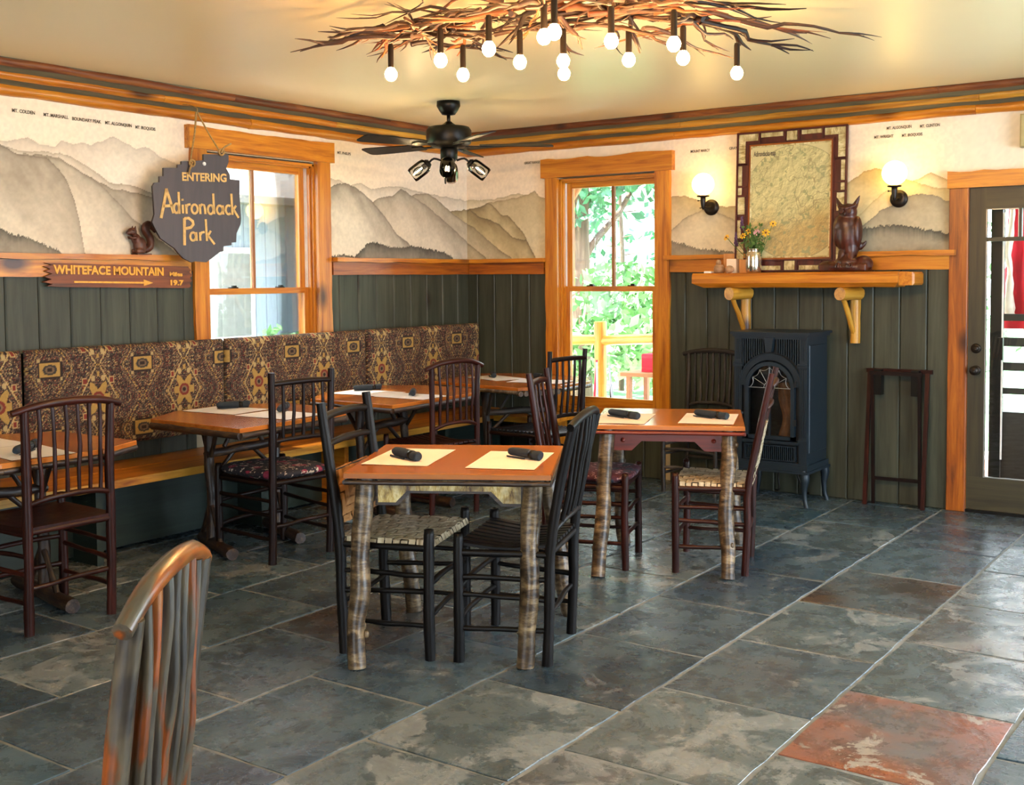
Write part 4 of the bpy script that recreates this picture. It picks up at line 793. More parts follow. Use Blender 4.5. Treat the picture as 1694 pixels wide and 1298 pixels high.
def cushion(y0, y1, label, n_):
    t = thing('back_cushion', label, 'cushion', (.10, (y0+y1)/2, .56)); w = y1-y0; h = .575; cy = (y0+y1)/2
    MB().box(-.075, .0, -w/2+.004, w/2-.004, .0, h-.02).build('backing_board', 'dark_green', t)
    def pos(U, V):
        y = U-cy; z = V-.56; e = np.minimum(np.minimum(y+w/2, w/2-y), np.minimum(z, h-z)); e = np.clip(e/.035, 0, 1); x = .0+.055*np.sqrt(1-(1-e)**2)+.004*(fbm(U*3, V*3, 2)-.5)
        # folded over the top
        return np.stack([x, y, z], -1)
    paint_grid('cover', pos, np.concatenate([[y0+.003], np.linspace(y0+.004, y1-.004, int(w/.0048)), [y1-.003]]), np.linspace(.561, .56+h-.001, 122), kilim, 'kilim', t)
cushion(-5.45, -4.075, 'kilim-patterned back cushion cut off by the left edge of the picture', 1); cushion(-4.065, -2.705, 'dark kilim-patterned back cushion left of the first window', 2)
cushion(-2.70, -1.395, 'kilim-patterned back cushion glowing in the light below the first window', 3); cushion(-1.39, -.03, 'kilim-patterned back cushion in the shaded corner of the room', 4)
# ================================================================== STOVE
ST = thing('iron_stove', 'blue-black cast iron stove with arched glass door and wire sunburst', 'stove', (2.834, -.28, 0))
def sb(nm, x0, x1, y0, y1, z0, z1, mt='iron', ch=0, face='-y', par=ST): return MB().box(x0-2.834, x1-2.834, y0+.28, y1+.28, z0, z1, ch, face if ch else None).build(nm, mt, par)
XL, XR, YF, YB = 2.585, 3.083, -.48, -.09; XC = 2.834
sb('body', XL+.01, XR-.01, YF+.20, YB, .275, 1.10, 'iron')
for q in ((XL+.01, XL+.03, .275, 1.10), (XR-.03, XR-.01, .275, 1.10), (XL+.03, XR-.03, .275, .43), (XL+.03, XR-.03, 1.0, 1.10)): sb('shell_plate', q[0], q[1], YF+.035, YF+.20, q[2], q[3])
sb('top_plate', XL-.022, XR+.022, YF-.028, YB+.01, 1.118, 1.135, ch=.005, face='+z'); sb('cornice', XL-.01, XR+.01, YF-.014, YB, 1.10, 1.118)
sb('base_lip', XL-.016, XR+.016, YF-.024, YB+.005, .222, .238); sb('base_moulding', XL-.006, XR+.006, YF-.010, YB, .238, .275); sb('firebox_lining', XL+.04, XR-.04, YF+.19, YF+.199, .43, 1.0, 'iron_dark')
sb('side_panel_rim', XR-.012, XR, YF+.05, YB-.02, .35, 1.05, ch=.004, face='+x'); 
for x in (XL, XR-.052):
    c = sb('pilaster', x, x+.052, YF, YF+.04, .275, 1.10); q = MB()
    for k in range(3): q.box(x-2.834+.011+k*.012, x-2.834+.017+k*.012, YF+.28-.004, YF+.28, .46, .90); q.box(x-2.834+.011+k*.012, x-2.834+.017+k*.012, YF+.28-.004, YF+.28, .95, 1.085)
    q.build('fluting', 'iron', c); sb('capital', x-.008, x+.060, YF-.012, YF, .905, .918, par=c); sb('capital', x-.005, x+.057, YF-.008, YF, .922, .932, par=c); sb('plinth', x-.004, x+.056, YF-.008, YF, .415, .440, par=c)
def ring(nm, r0, r1, z, y0, y1, a0=0, a1=PI, n=36, mt='iron', par=ST, cx=0, leg=0):
    m = MB(); vs = []; A = [a0+(a1-a0)*i/n for i in range(n+1)]
    for a in A:
        for r in (r0, r1):
            for y in (y0, y1): vs.append((cx+math.cos(a)*r, y+.28, z+math.sin(a)*r))
    fs = []
    for i in range(n):
        b = i*4; c = b+4; fs += [(b, b+2, c+2, c), (b+2, b+3, c+3, c+2), (b+3, b+1, c+1, c+3), (b+1, b, c, c+1)]
    fs += [(0, 1, 3, 2), (n*4, n*4+2, n*4+3, n*4+1)]; m.add(vs, fs)
    if leg:
        for s in (-1, 1): m.box(*sorted((cx+s*r0, cx+s*r1)), y0+.28, y1+.28, z-leg, z)
    return m.build(nm, mt, par)
ZA = .77
ring('arch_moulding', .172, .208, ZA+.01, YF-.006, YF+.03, 0, PI, 40); ring('arch_moulding', .208, .214, ZA+.01, YF-.012, YF+.0, 0, PI, 40)
# spandrel plates with slotted vents
for s in (-1, 1):
    m = MB()
    for k in range(11):
        x = s*(.045+k*.0155); zz = ZA+.01+math.sqrt(max(0, .222**2-x*x)); m.box(min(x, x+s*.007), max(x, x+s*.007), YF+.28-.002, YF+.28+.03, min(zz, 1.08), 1.088)
    m.build('vent_fins', 'iron', ST)
sb('vent_header', XL+.052, XR-.052, YF-.004, YF+.03, 1.088, 1.10); MB().prism([(.197, .43), (.197, 1.088), (-.197, 1.088), (-.197, .43), (-.168, .43), (-.168, .78)]+[(-.168*math.cos(PI*k/24), .78+.168*math.sin(PI*k/24)) for k in range(1, 24)]+[(.168, .78), (.168, .43)], YF+.28+.026, YF+.28+.034, lambda a, b, z: (a, z, b)).build('vent_shade_plate', 'iron_dark', ST)  # front plate in darker iron, its tone standing for shade behind the fins
MB().prism([(-.032, 1.098), (-.020, 1.005), (.020, 1.005), (.032, 1.098)], YF+.28-.030, YF+.28+.01, lambda a, b, z: (a, z, b)).build('keystone', 'iron', ST)
dr = ring('door', .145, .170, ZA, YF-.016, YF+.02, 0, PI, 40, leg=.335); MB().box(-.170, .170, YF+.28-.016, YF+.28+.02, ZA-.335, ZA-.312).build('door_rail', 'iron', dr); MB().box(-.007, .007, YF+.28-.010, YF+.28+.005, ZA-.312, ZA+.145).build('mullion', 'iron', dr)
MB().box(-.146, .146, YF+.28-.006, YF+.28-.003, ZA-.312, ZA).prism([(.145*math.cos(PI*i/20), ZA+.145*math.sin(PI*i/20)) for i in range(21)], YF+.28-.006, YF+.28-.003, lambda a, b, z: (a, z, b)).build('glass', 'glass', dr)
wr_ = MB(); yy = YF+.28-.012; A = [PI*k/6 for k in range(7)]; wr_.tube([(-.145, yy, ZA), (.145, yy, ZA)], .0022, 6); wr_.tube([(.038*math.cos(PI*k/12), yy, ZA+.038*math.sin(PI*k/12)) for k in range(13)], .002, 5)
for a in A[1:-1]: wr_.tube([(.038*math.cos(a), yy, ZA+.038*math.sin(a)), (.132*math.cos(a), yy, ZA+.132*math.sin(a))], .0018, 5)
for a, b in zip(A[:-1], A[1:]): wr_.tube([(r*math.cos(c), yy, ZA+r*math.sin(c)) for c, r in ((a, .134), (a*.75+b*.25, .121), ((a+b)/2, .117), (a*.25+b*.75, .121), (b, .134))], .0018, 5, seg=2)
wr_.build('wire_sunburst', 'wire', dr)
for z in (.55, .80): sb('hinge', XC+.17, XC+.185, YF-.020, YF-.004, z-.02, z+.02, 'iron_dark', par=dr)
MB().lathe([(.006, 0), (.007, .02), (.013, .03), (.011, .04), (0, .042)], (-.178, YF+.28-.015, .60), 12, rot_to((0, -1, 0))).build('handle', 'iron', dr)
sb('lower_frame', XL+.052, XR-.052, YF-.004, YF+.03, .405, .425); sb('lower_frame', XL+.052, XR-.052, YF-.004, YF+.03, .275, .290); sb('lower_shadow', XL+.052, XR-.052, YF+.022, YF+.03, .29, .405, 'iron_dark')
m = MB()
for k in range(25): x = -.165+k*.0137; m.box(x-.003, x+.003, YF+.28-.002, YF+.28+.022, .30, .39)
m.box(-.178, .178, YF+.28-.006, YF+.28+.01, .388, .396); m.box(-.178, .178, YF+.28-.006, YF+.28+.01, .296, .302); m.box(-.178, -.170, YF+.28-.006, YF+.28+.01, .30, .39); m.box(.170, .178, YF+.28-.006, YF+.28+.01, .30, .39); m.build('lower_grille', 'iron', ST)
MB().ball((0, YF+.28-.006, .415), (.014, .006, .007), 10, 6).build('latch', 'iron_dark', ST)
for sx in (-1, 1):
    for sy in (-1, 1):
        x, y = sx*.225, (-.185 if sy < 0 else .165); MB().tube([(x, y, .235), (x+sx*.012, y+sy*.008, .19), (x+sx*.006, y+sy*.004, .12), (x+sx*.012, y+sy*.006, .05), (x+sx*.022, y+sy*.010, .012), (x+sx*.024, y+sy*.012, 0)], [.034, .031, .019, .014, .016, .018], 10, seg=3).build('leg', 'iron', ST)
tag(MB().tube([(.075, -.02, .0), (.085, .0, .12), (.065, .01, .26), (.045, .02, .36)], [.044, .04, .046, .036], 12, .35, seg=5, seed=3).build('stove_log', MAT['stove_wood'], None, (XC, YF+.095, .434)), 'split brown log standing upright behind the stove glass', 'log')
for k, (a, b) in enumerate((((2.78, -.02, .26), (2.70, -.05, .02)), ((2.86, -.02, .26), (2.94, -.05, .02)))):
    tag(MB().tube([a, ((a[0]*2+b[0])/3-.03, -.05, .14), ((a[0]+b[0]*2)/3, -.05, .03), b], .006, 7, seg=5).build('power_cord', 'black_metal'), 'black cord hanging under the stove, looping %s' % ('left' if k == 0 else 'right'), 'cord')
# ================================================================== TRAY STAND
TS = thing('folding_stand', 'dark wooden folding stand leaning against the green wall beside the door', 'stand', (3.53, -.08, 0))
def st_(nm, a, b, r, mt='dark_wood', par=TS): 
    a, b = Vector(a), Vector(b); d = (b-a); M_ = rot_to(d); m = MB(); vs = [M_ @ Vector((x, y, z)) + a for z in (0, d.length) for x, y in ((-r, -r), (r, -r), (r, r), (-r, r))]
    return m.add(vs, [(3, 2, 1, 0), (4, 5, 6, 7), (0, 1, 5, 4), (1, 2, 6, 5), (2, 3, 7, 6), (3, 0, 4, 7)]).build(nm, mt, par)
for s in (-1, 1): st_('outer_leg', (s*.185, -.045, 0), (s*.185, .045, .875), .012, 'red_post'); st_('inner_leg', (s*.150, .02, 0.0), (s*.150, -.015, .86), .010, 'dark_wood')
st_('top_bar', (-.205, .045, .875), (.215, .045, .875), .013, 'red_post'); st_('top_bar', (-.165, -.018, .862), (.165, -.018, .862), .012, 'dark_wood'); st_('bottom_bar', (-.150, .014, .17), (.150, .014, .17), .010, 'dark_wood')
for s in (-1, 1): MB().box(s*.12-.025, s*.12+.025, -.012, .045, .72, .885).build('strap', 'black_metal', TS)
# ================================================================== MANTEL SHELF
MS = thing('mantel_shelf', 'thick amber pine mantel slab on two peeled log brackets above the stove', 'shelf', (2.87, 0, 1.42))
x0, x1 = -.70, .72; n = 20; vs = []
for i in range(n+1):
    u = i/n; xt, xb = x0+(x1-x0)*u, x0+.075+(x1-.03-x0-.075)*u; w = .012*mnoise.noise(Vector((u*4, 1, 1))); f = -.27+w
    for x, y, z in ((xb, -.02, .0), (xb, f+.025, .0+w*.4), (xt, f-.004, .03), (xt, f, .085), (xt, f+.012, .10), (xt, -.02, .10)): vs.append((x, y, z))
fs = [(i*6+k, i*6+(k+1) % 6, (i+1)*6+(k+1) % 6, (i+1)*6+k) for i in range(n) for k in range(6)]+[tuple(reversed(range(6))), tuple(n*6+k for k in range(6))]; MB().add(vs, [f[::-1] for f in fs]).build('slab', 'pine', MS)
MB().box(x1-.005, x1+.09, -.24, -.02, .012, .096, .012, '+x').build('slab_end', 'pine', MS)
for xx in (2.475, 3.248):
    X = xx-2.87; b = MB().tube([(X, -.045, -.37), (X, -.045, -.2), (X, -.045, -.03), (X, -.045, .0)], [.034, .033, .036, .036], 12, .1, seg=3, seed=xx).build('bracket_log', 'pine_log', MS)
    T_(MB(), (X+.03, -.06, -.042), (X-.03, -.262, -.042), .042, int(xx*10), 12, .08).build('bracket_arm', 'pine_log', MS); T_(MB(), (X-.025, -.23, -.055), (X-.005, -.06, -.30), .018, int(xx*11), 9, .15, .01).build('bracket_strut', 'pine_log', MS)
# ================================================================== MAP IN BIRCH FRAME
MP = thing('framed_map', 'large framed relief map in a maroon twig frame with birch bark insets', 'picture', (2.80, -.085, 1.525)); tilt = math.atan2(.045, .965); MP.rotation_euler = (-tilt, 0, 0)
fw, fh = .78, .965
def fb(nm, a0, a1, b0, b1, y0, y1, mt, par=MP, ch=0): return MB().box(a0, a1, y0, y1, b0, b1, ch, '-y' if ch else None).build(nm, mt, par)
back = fb('frame_back', -fw/2, fw/2, 0, fh, -.004, .008, 'frame_red'); bw = .095
insets = []
def rect(a0, a1, b0, b1): insets.append((a0, a1, b0, b1))
w2 = fw/2; c1 = .155; c2 = .21
# corner L pieces, top/bottom runs, side runs
for sx in (-1, 1):
    for (b0, b1, b2, b3) in ((fh-.06, fh-.012, fh-c2, fh-.06), (.012, .06, .06, c2)):
        a = sorted((sx*(w2-.012), sx*(w2-c1))); rect(a[0], a[1], b0, b1); a = sorted((sx*(w2-.012), sx*(w2-.062))); rect(a[0], a[1], b2, b3)
for (z0, z1, zz0, zz1) in ((fh-.042, fh-.012, fh-.075, fh-.012), (.012, .042, .012, .075)):
    rect(-.215, -.055, z0, z1); rect(.075, .215, z0, z1); rect(-.03, .045, zz0, zz1)
for sx in (-1, 1):
    for z0, z1 in ((.235, .36), (.60, .735)): a = sorted((sx*(w2-.012), sx*(w2-.040))); rect(a[0], a[1], z0, z1)
    a = sorted((sx*(w2-.012), sx*(w2-.065))); rect(a[0], a[1], .40, .52)
    a = sorted((sx*(w2-.012), sx*(w2-.040))); rect(a[0], a[1], .535, .585)
for r in insets: fb('bark_inset', r[0], r[1], r[2], r[3], -.009, -.004, 'birch_inset', ch=.002)
for a0, a1, b0, b1 in ((-w2, w2, fh-.010, fh), (-w2, w2, 0, .010), (-w2, -w2+.010, 0, fh), (w2-.010, w2, 0, fh)): m = MB(); m.box(a0, a1, -.016, -.002, b0, b1); m.build('edge_twig', 'frame_red', MP)
for sx in (-1, 1):
    for z in (fh-c2-.008, .528, .592, .745, .39, .225): a = sorted((sx*w2, sx*(w2-.08))); fb('divider_twig', a[0], a[1], z-.006, z+.006, -.015, -.003, 'frame_red')
for zz in ((fh-.082, fh), (0, .082)):
    for x in (-w2+c1+.01, w2-c1-.01, -.042, .058): fb('divider_twig', x-.006, x+.006, zz[0], zz[1], -.015, -.003, 'frame_red')
ix, iz0, iz1 = .305, .075, .885
for k, (o, mt, y) in enumerate(((0, 'frame_red', -.022), (.010, 'pine_dark', -.018), (.020, 'birch_inset', -.014))):
    m = MB(); i_ = ix-o; z0, z1 = iz0+o, iz1-o
    m.box(-i_, i_, y, -.004, z1-.009, z1); m.box(-i_, i_, y, -.004, z0, z0+.009); m.box(-i_, -i_+.009, y, -.004, z0+.009, z1-.009); m.box(i_-.009, i_, y, -.004, z0+.009, z1-.009); m.build('inner_frame', mt, MP)
def mapcol(U, V):
    base = lin('#c8bc8c'); c = np.broadcast_to(base, U.shape+(3,)).copy(); cx, cz, R_ = .035, .47, .375; d = np.hypot(U-cx, (V-cz)*.97)
    ins = d < R_; rel = fbm(U*26, V*26, 5); rel2 = fbm(U*26+.06, V*26-.06, 5); sh = np.clip((rel-rel2)*6, -.5, .5)[..., None]
    land = lin('#c0b684')*(1+.25*(fbm(U*6, V*6, 3)[..., None]-.5)); green = np.clip((fbm(U*5+9, V*5, 3)-.5)*5, 0, 1)[..., None]; land = land*(1-green*.18)+lin('#a8a878')*green*.18
    green = green*.4; ora = (np.clip((.40-V+(fbm(U*7, V*7, 2)-.5)*.2)/.1, 0, 1)*.55)[..., None]; land = land*(1-ora)+lin('#b08c50')*ora; land = land*(1+sh*.6); c[ins] = np.clip(land, 0, 1)[ins]; c[~ins] = (base*(1+.08*sh))[~ins]
    for k in range(3):
        n_ = fbm(U*(5+k*2)+k*7, V*(5+k*2), 3); ln = np.abs(n_-.5) < .004+.002*k; c[ln & ins] = lin('#9c9068')
    lk = (fbm(U*30+3, V*30, 3) > .70) & ins; c[lk] = lin('#98966c'); c[np.abs(d-R_) < .0018] = lin('#8c8460'); c[(np.abs(V-.07-.03) < .0) ] = 0
    return np.clip(c, 0, 1)
paint_grid('map_sheet', lambda U, V: np.stack([U, U*0-.0062, V], -1), np.linspace(-.277, .277, 190), np.linspace(iz0+.028, iz1-.028, 260), mapcol, 'map', MP)
text('map_title', 'Adirondacks map', .05, 'print_ink', frameM((-.185, -.0075, iz1-.075), (1, 0, 0), (0, 0, 1)), MP, .0004, .001, .16)
# ================================================================== SCONCES
for i, X in enumerate((2.196, 3.515)):
    t = thing('wall_sconce', 'lit globe wall sconce with dark backplate, %s of the framed map' % ('left' if i == 0 else 'right, towards the door'), 'lamp', (X, -.008, 1.988)); gx = -.013+(.016 if i else 0)
    MB().lathe([(0, 0), (.057, 0), (.057, .010), (.052, .018), (.030, .022), (0, .022)], (0, 0, 0), 28, rot_to((0, -1, 0))).build('backplate', 'bronze', t)
    MB().tube([(0, -.02, 0), (0, -.07, -.006), (gx, -.112, .0), (gx, -.112, .03)], .0065, 9, seg=3).build('arm', 'bronze', t)
    MB().lathe([(0, -.022), (.006, -.018), (.012, -.008), (.014, .004), (.018, .03), (.019, .052), (.019, .066), (.043, .070), (.045, .078), (.02, .080)], (gx, -.112, 0), 18).build('socket', 'bronze', t)
    MB().tube([(gx-.018, -.112, .045), (gx-.036, -.112, .045)], .003, 6).ball((gx-.038, -.112, .045), .006, 8, 6).tube([(gx-.014, -.112, -.008), (gx-.026, -.112, -.008)], .004, 6).build('switch_key', 'bronze', t)
    MB().ball((gx, -.112, .158), .079, 28, 18).build('globe', 'globe', t)
# small box up on the wall
tag(MB().box(-.08, .08, -.07, 0, -.10, .10, .008, '-y').build('wall_box', plain('beige_plastic', '#b0a070', .6), None, (4.33, -.008, 2.36)), 'beige box mounted high on the wall above the door', 'wall box')
# ================================================================== CARVED FIGURES (one continuous voxel-remeshed body each)
def blob(name, mb, vox, mat, parent=None, smooth=6, loc=None):
    o = mb.build(name, mat, parent, loc); r = o.modifiers.new('r', 'REMESH'); r.mode = 'VOXEL'; r.voxel_size = vox; r.use_smooth_shade = True; s = o.modifiers.new('s', 'SMOOTH'); s.iterations = smooth; s.factor = .5
    bpy.context.view_layer.update(); dg = bpy.context.evaluated_depsgraph_get(); me = bpy.data.meshes.new_from_object(o.evaluated_get(dg)); o.modifiers.clear(); old = o.data; o.data = me; me.name = name
    n = len(me.vertices); co = np.empty(n*3, np.float32); me.vertices.foreach_get('co', co)
    if 'gc' in me.attributes: me.attributes.remove(me.attributes['gc'])
    me.attributes.new('gc', 'FLOAT_VECTOR', 'POINT').data.foreach_set('vector', co); me.polygons.foreach_set('use_smooth', [True]*len(me.polygons)); return o
OW = thing('owl_carving', 'polished dark wooden owl carving perched on a rough wood base', 'sculpture', (3.24, -.18, 1.52))
m = MB().ball((0, 0, .24), (.080, .070, .135), 20, 14).ball((-.012, .002, .30), (.082, .070, .085), 20, 14).ball((.012, .0, .16), (.058, .056, .095)).ball((0, -.005, .385), (.060, .056, .058), 20, 14).ball((0, .0, .345), (.058, .054, .06))
m.tube([(-.045, -.01, .42), (-.062, -.016, .455), (-.072, -.02, .488)], [.022, .013, .003], 8, seg=2).tube([(.045, -.01, .42), (.066, -.016, .458), (.084, -.02, .492)], [.022, .013, .003], 8, seg=2)
m.tube([(-.055, -.03, .425), (0, -.052, .405), (.06, -.03, .428)], [.012, .017, .012], 8, seg=3).tube([(.03, .02, .18), (.075, .03, .16), (.112, .03, .20)], [.035, .022, .006], 8, seg=2).tube([(0, .02, .12), (.01, .045, .06)], [.05, .03], 10)
for s in (-1, 1): m.tube([(s*.028, -.02, .13), (s*.034, -.045, .08), (s*.036, -.062, .05)], [.03, .02, .014], 8, seg=2); m.ball((s*.066, -.005, .26), (.028, .05, .10), 12, 10)
blob('body', m, .0055, 'carving', OW, 5)
for s in (-1, 1):
    e = MB().ball((s*.026, -.052, .392), (.014, .008, .014), 14, 10).build('eye', 'bronze', OW); MB().lathe([(.013, 0), (.018, 0), (.018, .005), (.013, .005)], (s*.026, -.056, .392), 16, rot_to((0, -1, 0))).build('eye_ring', 'carving', e)
    for k in range(3): MB().tube([(s*.036+(k-1)*.012, -.060, .058), (s*.036+(k-1)*.016, -.078, .044), (s*.036+(k-1)*.018, -.084, .03)], [.008, .007, .003], 7, seg=2).build('talon', 'carving', OW)
MB().tube([(0, -.056, .385), (0, -.070, .372), (0, -.066, .355)], [.009, .007, .002], 8, seg=2).build('beak', 'carving', OW)
m = MB().box(-.17, .14, -.07, .07, .004, .05).ball((-.01, 0, .03), (.17, .085, .045), 18, 10).ball((-.13, 0, .034), (.065, .07, .04)).ball((.10, .01, .05), (.06, .07, .055)).ball((.0, -.02, .06), (.08, .06, .045))
for k in range(9): a = k*.7; m.tube([(.035*math.cos(a), -.01+.03*math.sin(a), .12), (.06*math.cos(a), -.01+.05*math.sin(a), .06), (.10*math.cos(a), .075*math.sin(a)*.9, .015)], [.010, .012, .008], 6, seg=2)
b = blob('rough_base', m, .006, 'carving', OW, 2)
for v in b.data.vertices:
    if v.co.z < .004: v.co.z = 0.0
SQ = thing('squirrel_carving', 'small brown carved squirrel sitting upright on the picture ledge', 'sculpture', (.045, -3.235, 1.652), 0)
f = lambda y, z, x=0: (x, y, z)
m = MB().ball(f(-.012, .055), (.032, .042, .055), 14, 10).ball(f(-.035, .09), (.026, .028, .035)).ball(f(-.062, .135), (.022, .030, .024), 14, 10).ball(f(-.088, .128), (.013, .016, .012)).ball(f(-.02, .022, .018), (.018, .036, .022)).ball(f(-.02, .022, -.018), (.018, .036, .022))
for s in (-1, 1): m.tube([f(-.05, .150, s*.012), f(-.048, .172, s*.015)], [.008, .003], 7); m.tube([f(-.05, .10, s*.02), f(-.075, .098, s*.014), f(-.088, .108, s*.006)], [.010, .007, .006], 7, seg=2)
m.tube([f(.02, .025), f(.055, .05), f(.062, .10), f(.035, .15), f(.05, .178), f(.085, .165), f(.105, .135)], [.018, .024, .026, .026, .024, .020, .008], 10, .25, seg=3)
blob('body', m, .004, 'squirrel', SQ, 3)
for s in (-1, 1): MB().ball(f(-.070, .142, s*.019), .0035, 8, 6).build('eye', 'black_metal', SQ)
MB().box(-.03, .03, -.05, .05, 0, .008).build('foot_block', 'squirrel', SQ)
# ================================================================== VASE, FLOWERS, SMALL THINGS ON THE MANTEL
zt = 1.520
V = thing('vase', 'ribbed silvery mercury glass vase holding yellow flowers on the mantel', 'vase', (2.592, -.185, zt))
prof = [(0, 0), (.046, 0), (.051, .010), (.053, .05), (.053, .10), (.050, .128), (.043, .142), (.044, .158), (.047, .162), (.043, .162), (.040, .146), (.046, .12), (.046, .01), (0, .008)]
m = MB(); n = 28; vs = []; 
for r, z in prof:
    for k in range(n): rr = r*(1+(.035 if k % 2 else -.02)*(1 if .01 < z < .13 else 0)); vs.append((rr*math.cos(2*PI*k/n), rr*math.sin(2*PI*k/n), z))
m.add(vs, [(i*n+k, i*n+(k+1) % n, (i+1)*n+(k+1) % n, (i+1)*n+k) for i in range(len(prof)-1) for k in range(n)], vs, True); m.build('body', 'silver', V)
def flower(kind, label, x, z, y=-.17, r=.022):
    t = thing('cut_flower', label, 'flower', (2.592, -.17, zt+.15)); L = Vector((x-2.592, y+.17, z-zt-.15)); fd = Vector((L.x*2, -.9, .5)).normalized(); M_ = rot_to(fd)
    T_(MB(), (random.uniform(-.02, .02), random.uniform(-.02, .02), -.13), L*.98, .0022, int(x*999), 6, .1, .03).build('stem', 'leaf', t)
    if kind == 'daisy':
        for k in range(7):
            a = 2*PI*k/7+.2; q = lambda rr, da, h: M_ @ Vector((rr*math.cos(a+da), rr*math.sin(a+da), h)) + L
            ps = [q(r*.2, 0, .003), q(r*.7, -.32, .006), q(r*1.05, -.20, .003), q(r*1.12, 0, .001), q(r*1.05, .20, .003), q(r*.7, .32, .006)]; ps += [p-fd*.0015 for p in ps]
            MB().add(ps, [(0, 1, 2, 3, 4, 5), (11, 10, 9, 8, 7, 6)]+[(i, 6+i, 6+(i+1) % 6, (i+1) % 6) for i in range(6)]).build('petal', 'yellow_petal', t)
        MB().ball(L+fd*.004, (r*.30, r*.30, r*.22), 10, 8, M_).build('flower_centre', 'sign_rust', t)
    elif kind == 'puff':
        for k in range(26):
            d = Vector((random.gauss(0, 1), random.gauss(0, 1), random.gauss(0, 1)+.3)).normalized(); MB().ball(L+d*r*.7, (r*.22, r*.22, r*.40), 6, 5, rot_to(d)).build('petal', 'pink_petal', t)
    else:
        m = MB()
        for k in range(22): u = k/22; a = k*2.4; m.ball(L+Vector((math.cos(a)*.010*(1.2-u), math.sin(a)*.010*(1.2-u), (u-.5)*.09)), (.006, .006, .008), 6, 5)
        m.build('blossom_spike', 'purple_petal', t)
    return t
flower('daisy', 'yellow daisy hanging far out to the left of the vase', 2.385, 1.765); flower('daisy', 'yellow daisy low at the front left of the bouquet', 2.53, 1.770, -.22); flower('daisy', 'yellow daisy just above the front left one in the bouquet', 2.562, 1.802, -.20)
flower('daisy', 'highest yellow flower at the upper right of the bouquet', 2.724, 1.848); flower('daisy', 'yellow flower below the highest one, right side of the bouquet', 2.685, 1.788, -.2, .026); flower('puff', 'pale pink flower in the middle of the bouquet', 2.625, 1.792, -.215)
flower('spike', 'tall purple flower spike standing left in the bouquet', 2.498, 1.86); flower('spike', 'small pale purple sprig low on the left of the bouquet', 2.455, 1.755)
BQ = thing('bouquet_greenery', 'green leaves and stems filling the mouth of the silver vase', 'greenery', (2.592, -.17, zt+.15))
m = MB(); ml = MB()
for k in range(46):
    a = random.uniform(0, 2*PI); h = random.uniform(.02, .17); ro = random.uniform(.03, .13)*(.5+h*4); tip = Vector((math.cos(a)*ro, math.sin(a)*ro*.5-.01, h)); st0 = Vector((random.uniform(-.015, .015), random.uniform(-.015, .015), -.10)); m.tube([st0, tip*.5+Vector((0, 0, .02)), tip], .0014, 5, seg=1)
    for j in range(4):
        p = st0.lerp(tip, .5+.16*j); d = Vector((random.gauss(0, 1), random.gauss(0, 1)*.6, random.gauss(.3, .8))).normalized(); s = d.cross(Vector((0, 1, .3))).normalized()*random.uniform(.005, .010); L = random.uniform(.02, .038); nn = d.cross(s).normalized()*.0006
        ml.add([p+nn, p+d*L*.5+s+nn, p+d*L+nn, p+d*L*.5-s+nn, p-nn, p+d*L*.5+s-nn, p+d*L-nn, p+d*L*.5-s-nn], [(0, 1, 2, 3), (7, 6, 5, 4), (0, 4, 5, 1), (1, 5, 6, 2), (2, 6, 7, 3), (3, 7, 4, 0)])
m.build('stems', 'leaf', BQ); tag(ml.build('leaves', 'leaf', BQ), kind='stuff')
tag(MB().lathe([(0, 0), (.026, 0), (.036, .012), (.040, .03), (.034, .048), (.026, .054), (.026, .058), (.022, .058), (.022, .05), (0, .046)], (0, 0, 0), 20).build('stone_pot', 'stone_pot', None, (2.335, -.18, zt)), 'small round brown stoneware pot at the left of the mantel', 'pot')
tag(MB().lathe([(0, 0), (.018, 0), (.018, .022), (.012, .028), (.012, .034), (0, .034)], (0, 0, 0), 14).build('small_cup', 'stone_pot', None, (2.33, -.18, zt+.059)), 'tiny brown cup standing on the round stoneware pot', 'cup')
t = thing('candle_box', 'ivory paper box with rounded brown stone beside it on the mantel', 'box', (2.425, -.15, zt)); MB().box(-.035, .035, -.03, .03, 0, .098, .003, '+z').build('box', 'candle', t)
tag(MB().ball((0, 0, .026), (.032, .022, .026), 14, 10).build('pebble', 'stone_pot', None, (2.428, -.215, zt)), 'smooth brown pebble in front of the ivory box', 'stone')
tag(MB().box(-.032, .032, -.03, .03, 0, .092, .003, '+z').build('kraft_box', 'tan_wood', None, (2.506, -.13, zt)), 'plain tan box between the ivory box and the silver vase', 'box')
tag(MB().box(-.04, .04, -.022, .022, 0, .135, .003, '+z').build('kraft_box', 'tan_wood', None, (2.37, -.075, zt)), 'taller tan box standing behind the round pot', 'box')
tag(MB().box(-.032, .022, -.03, .03, 0, .014, .003, '+z').build('white_card', 'white_paint', None, (2.265, -.18, zt)), 'small flat white packet at the left end of the mantel', 'packet')
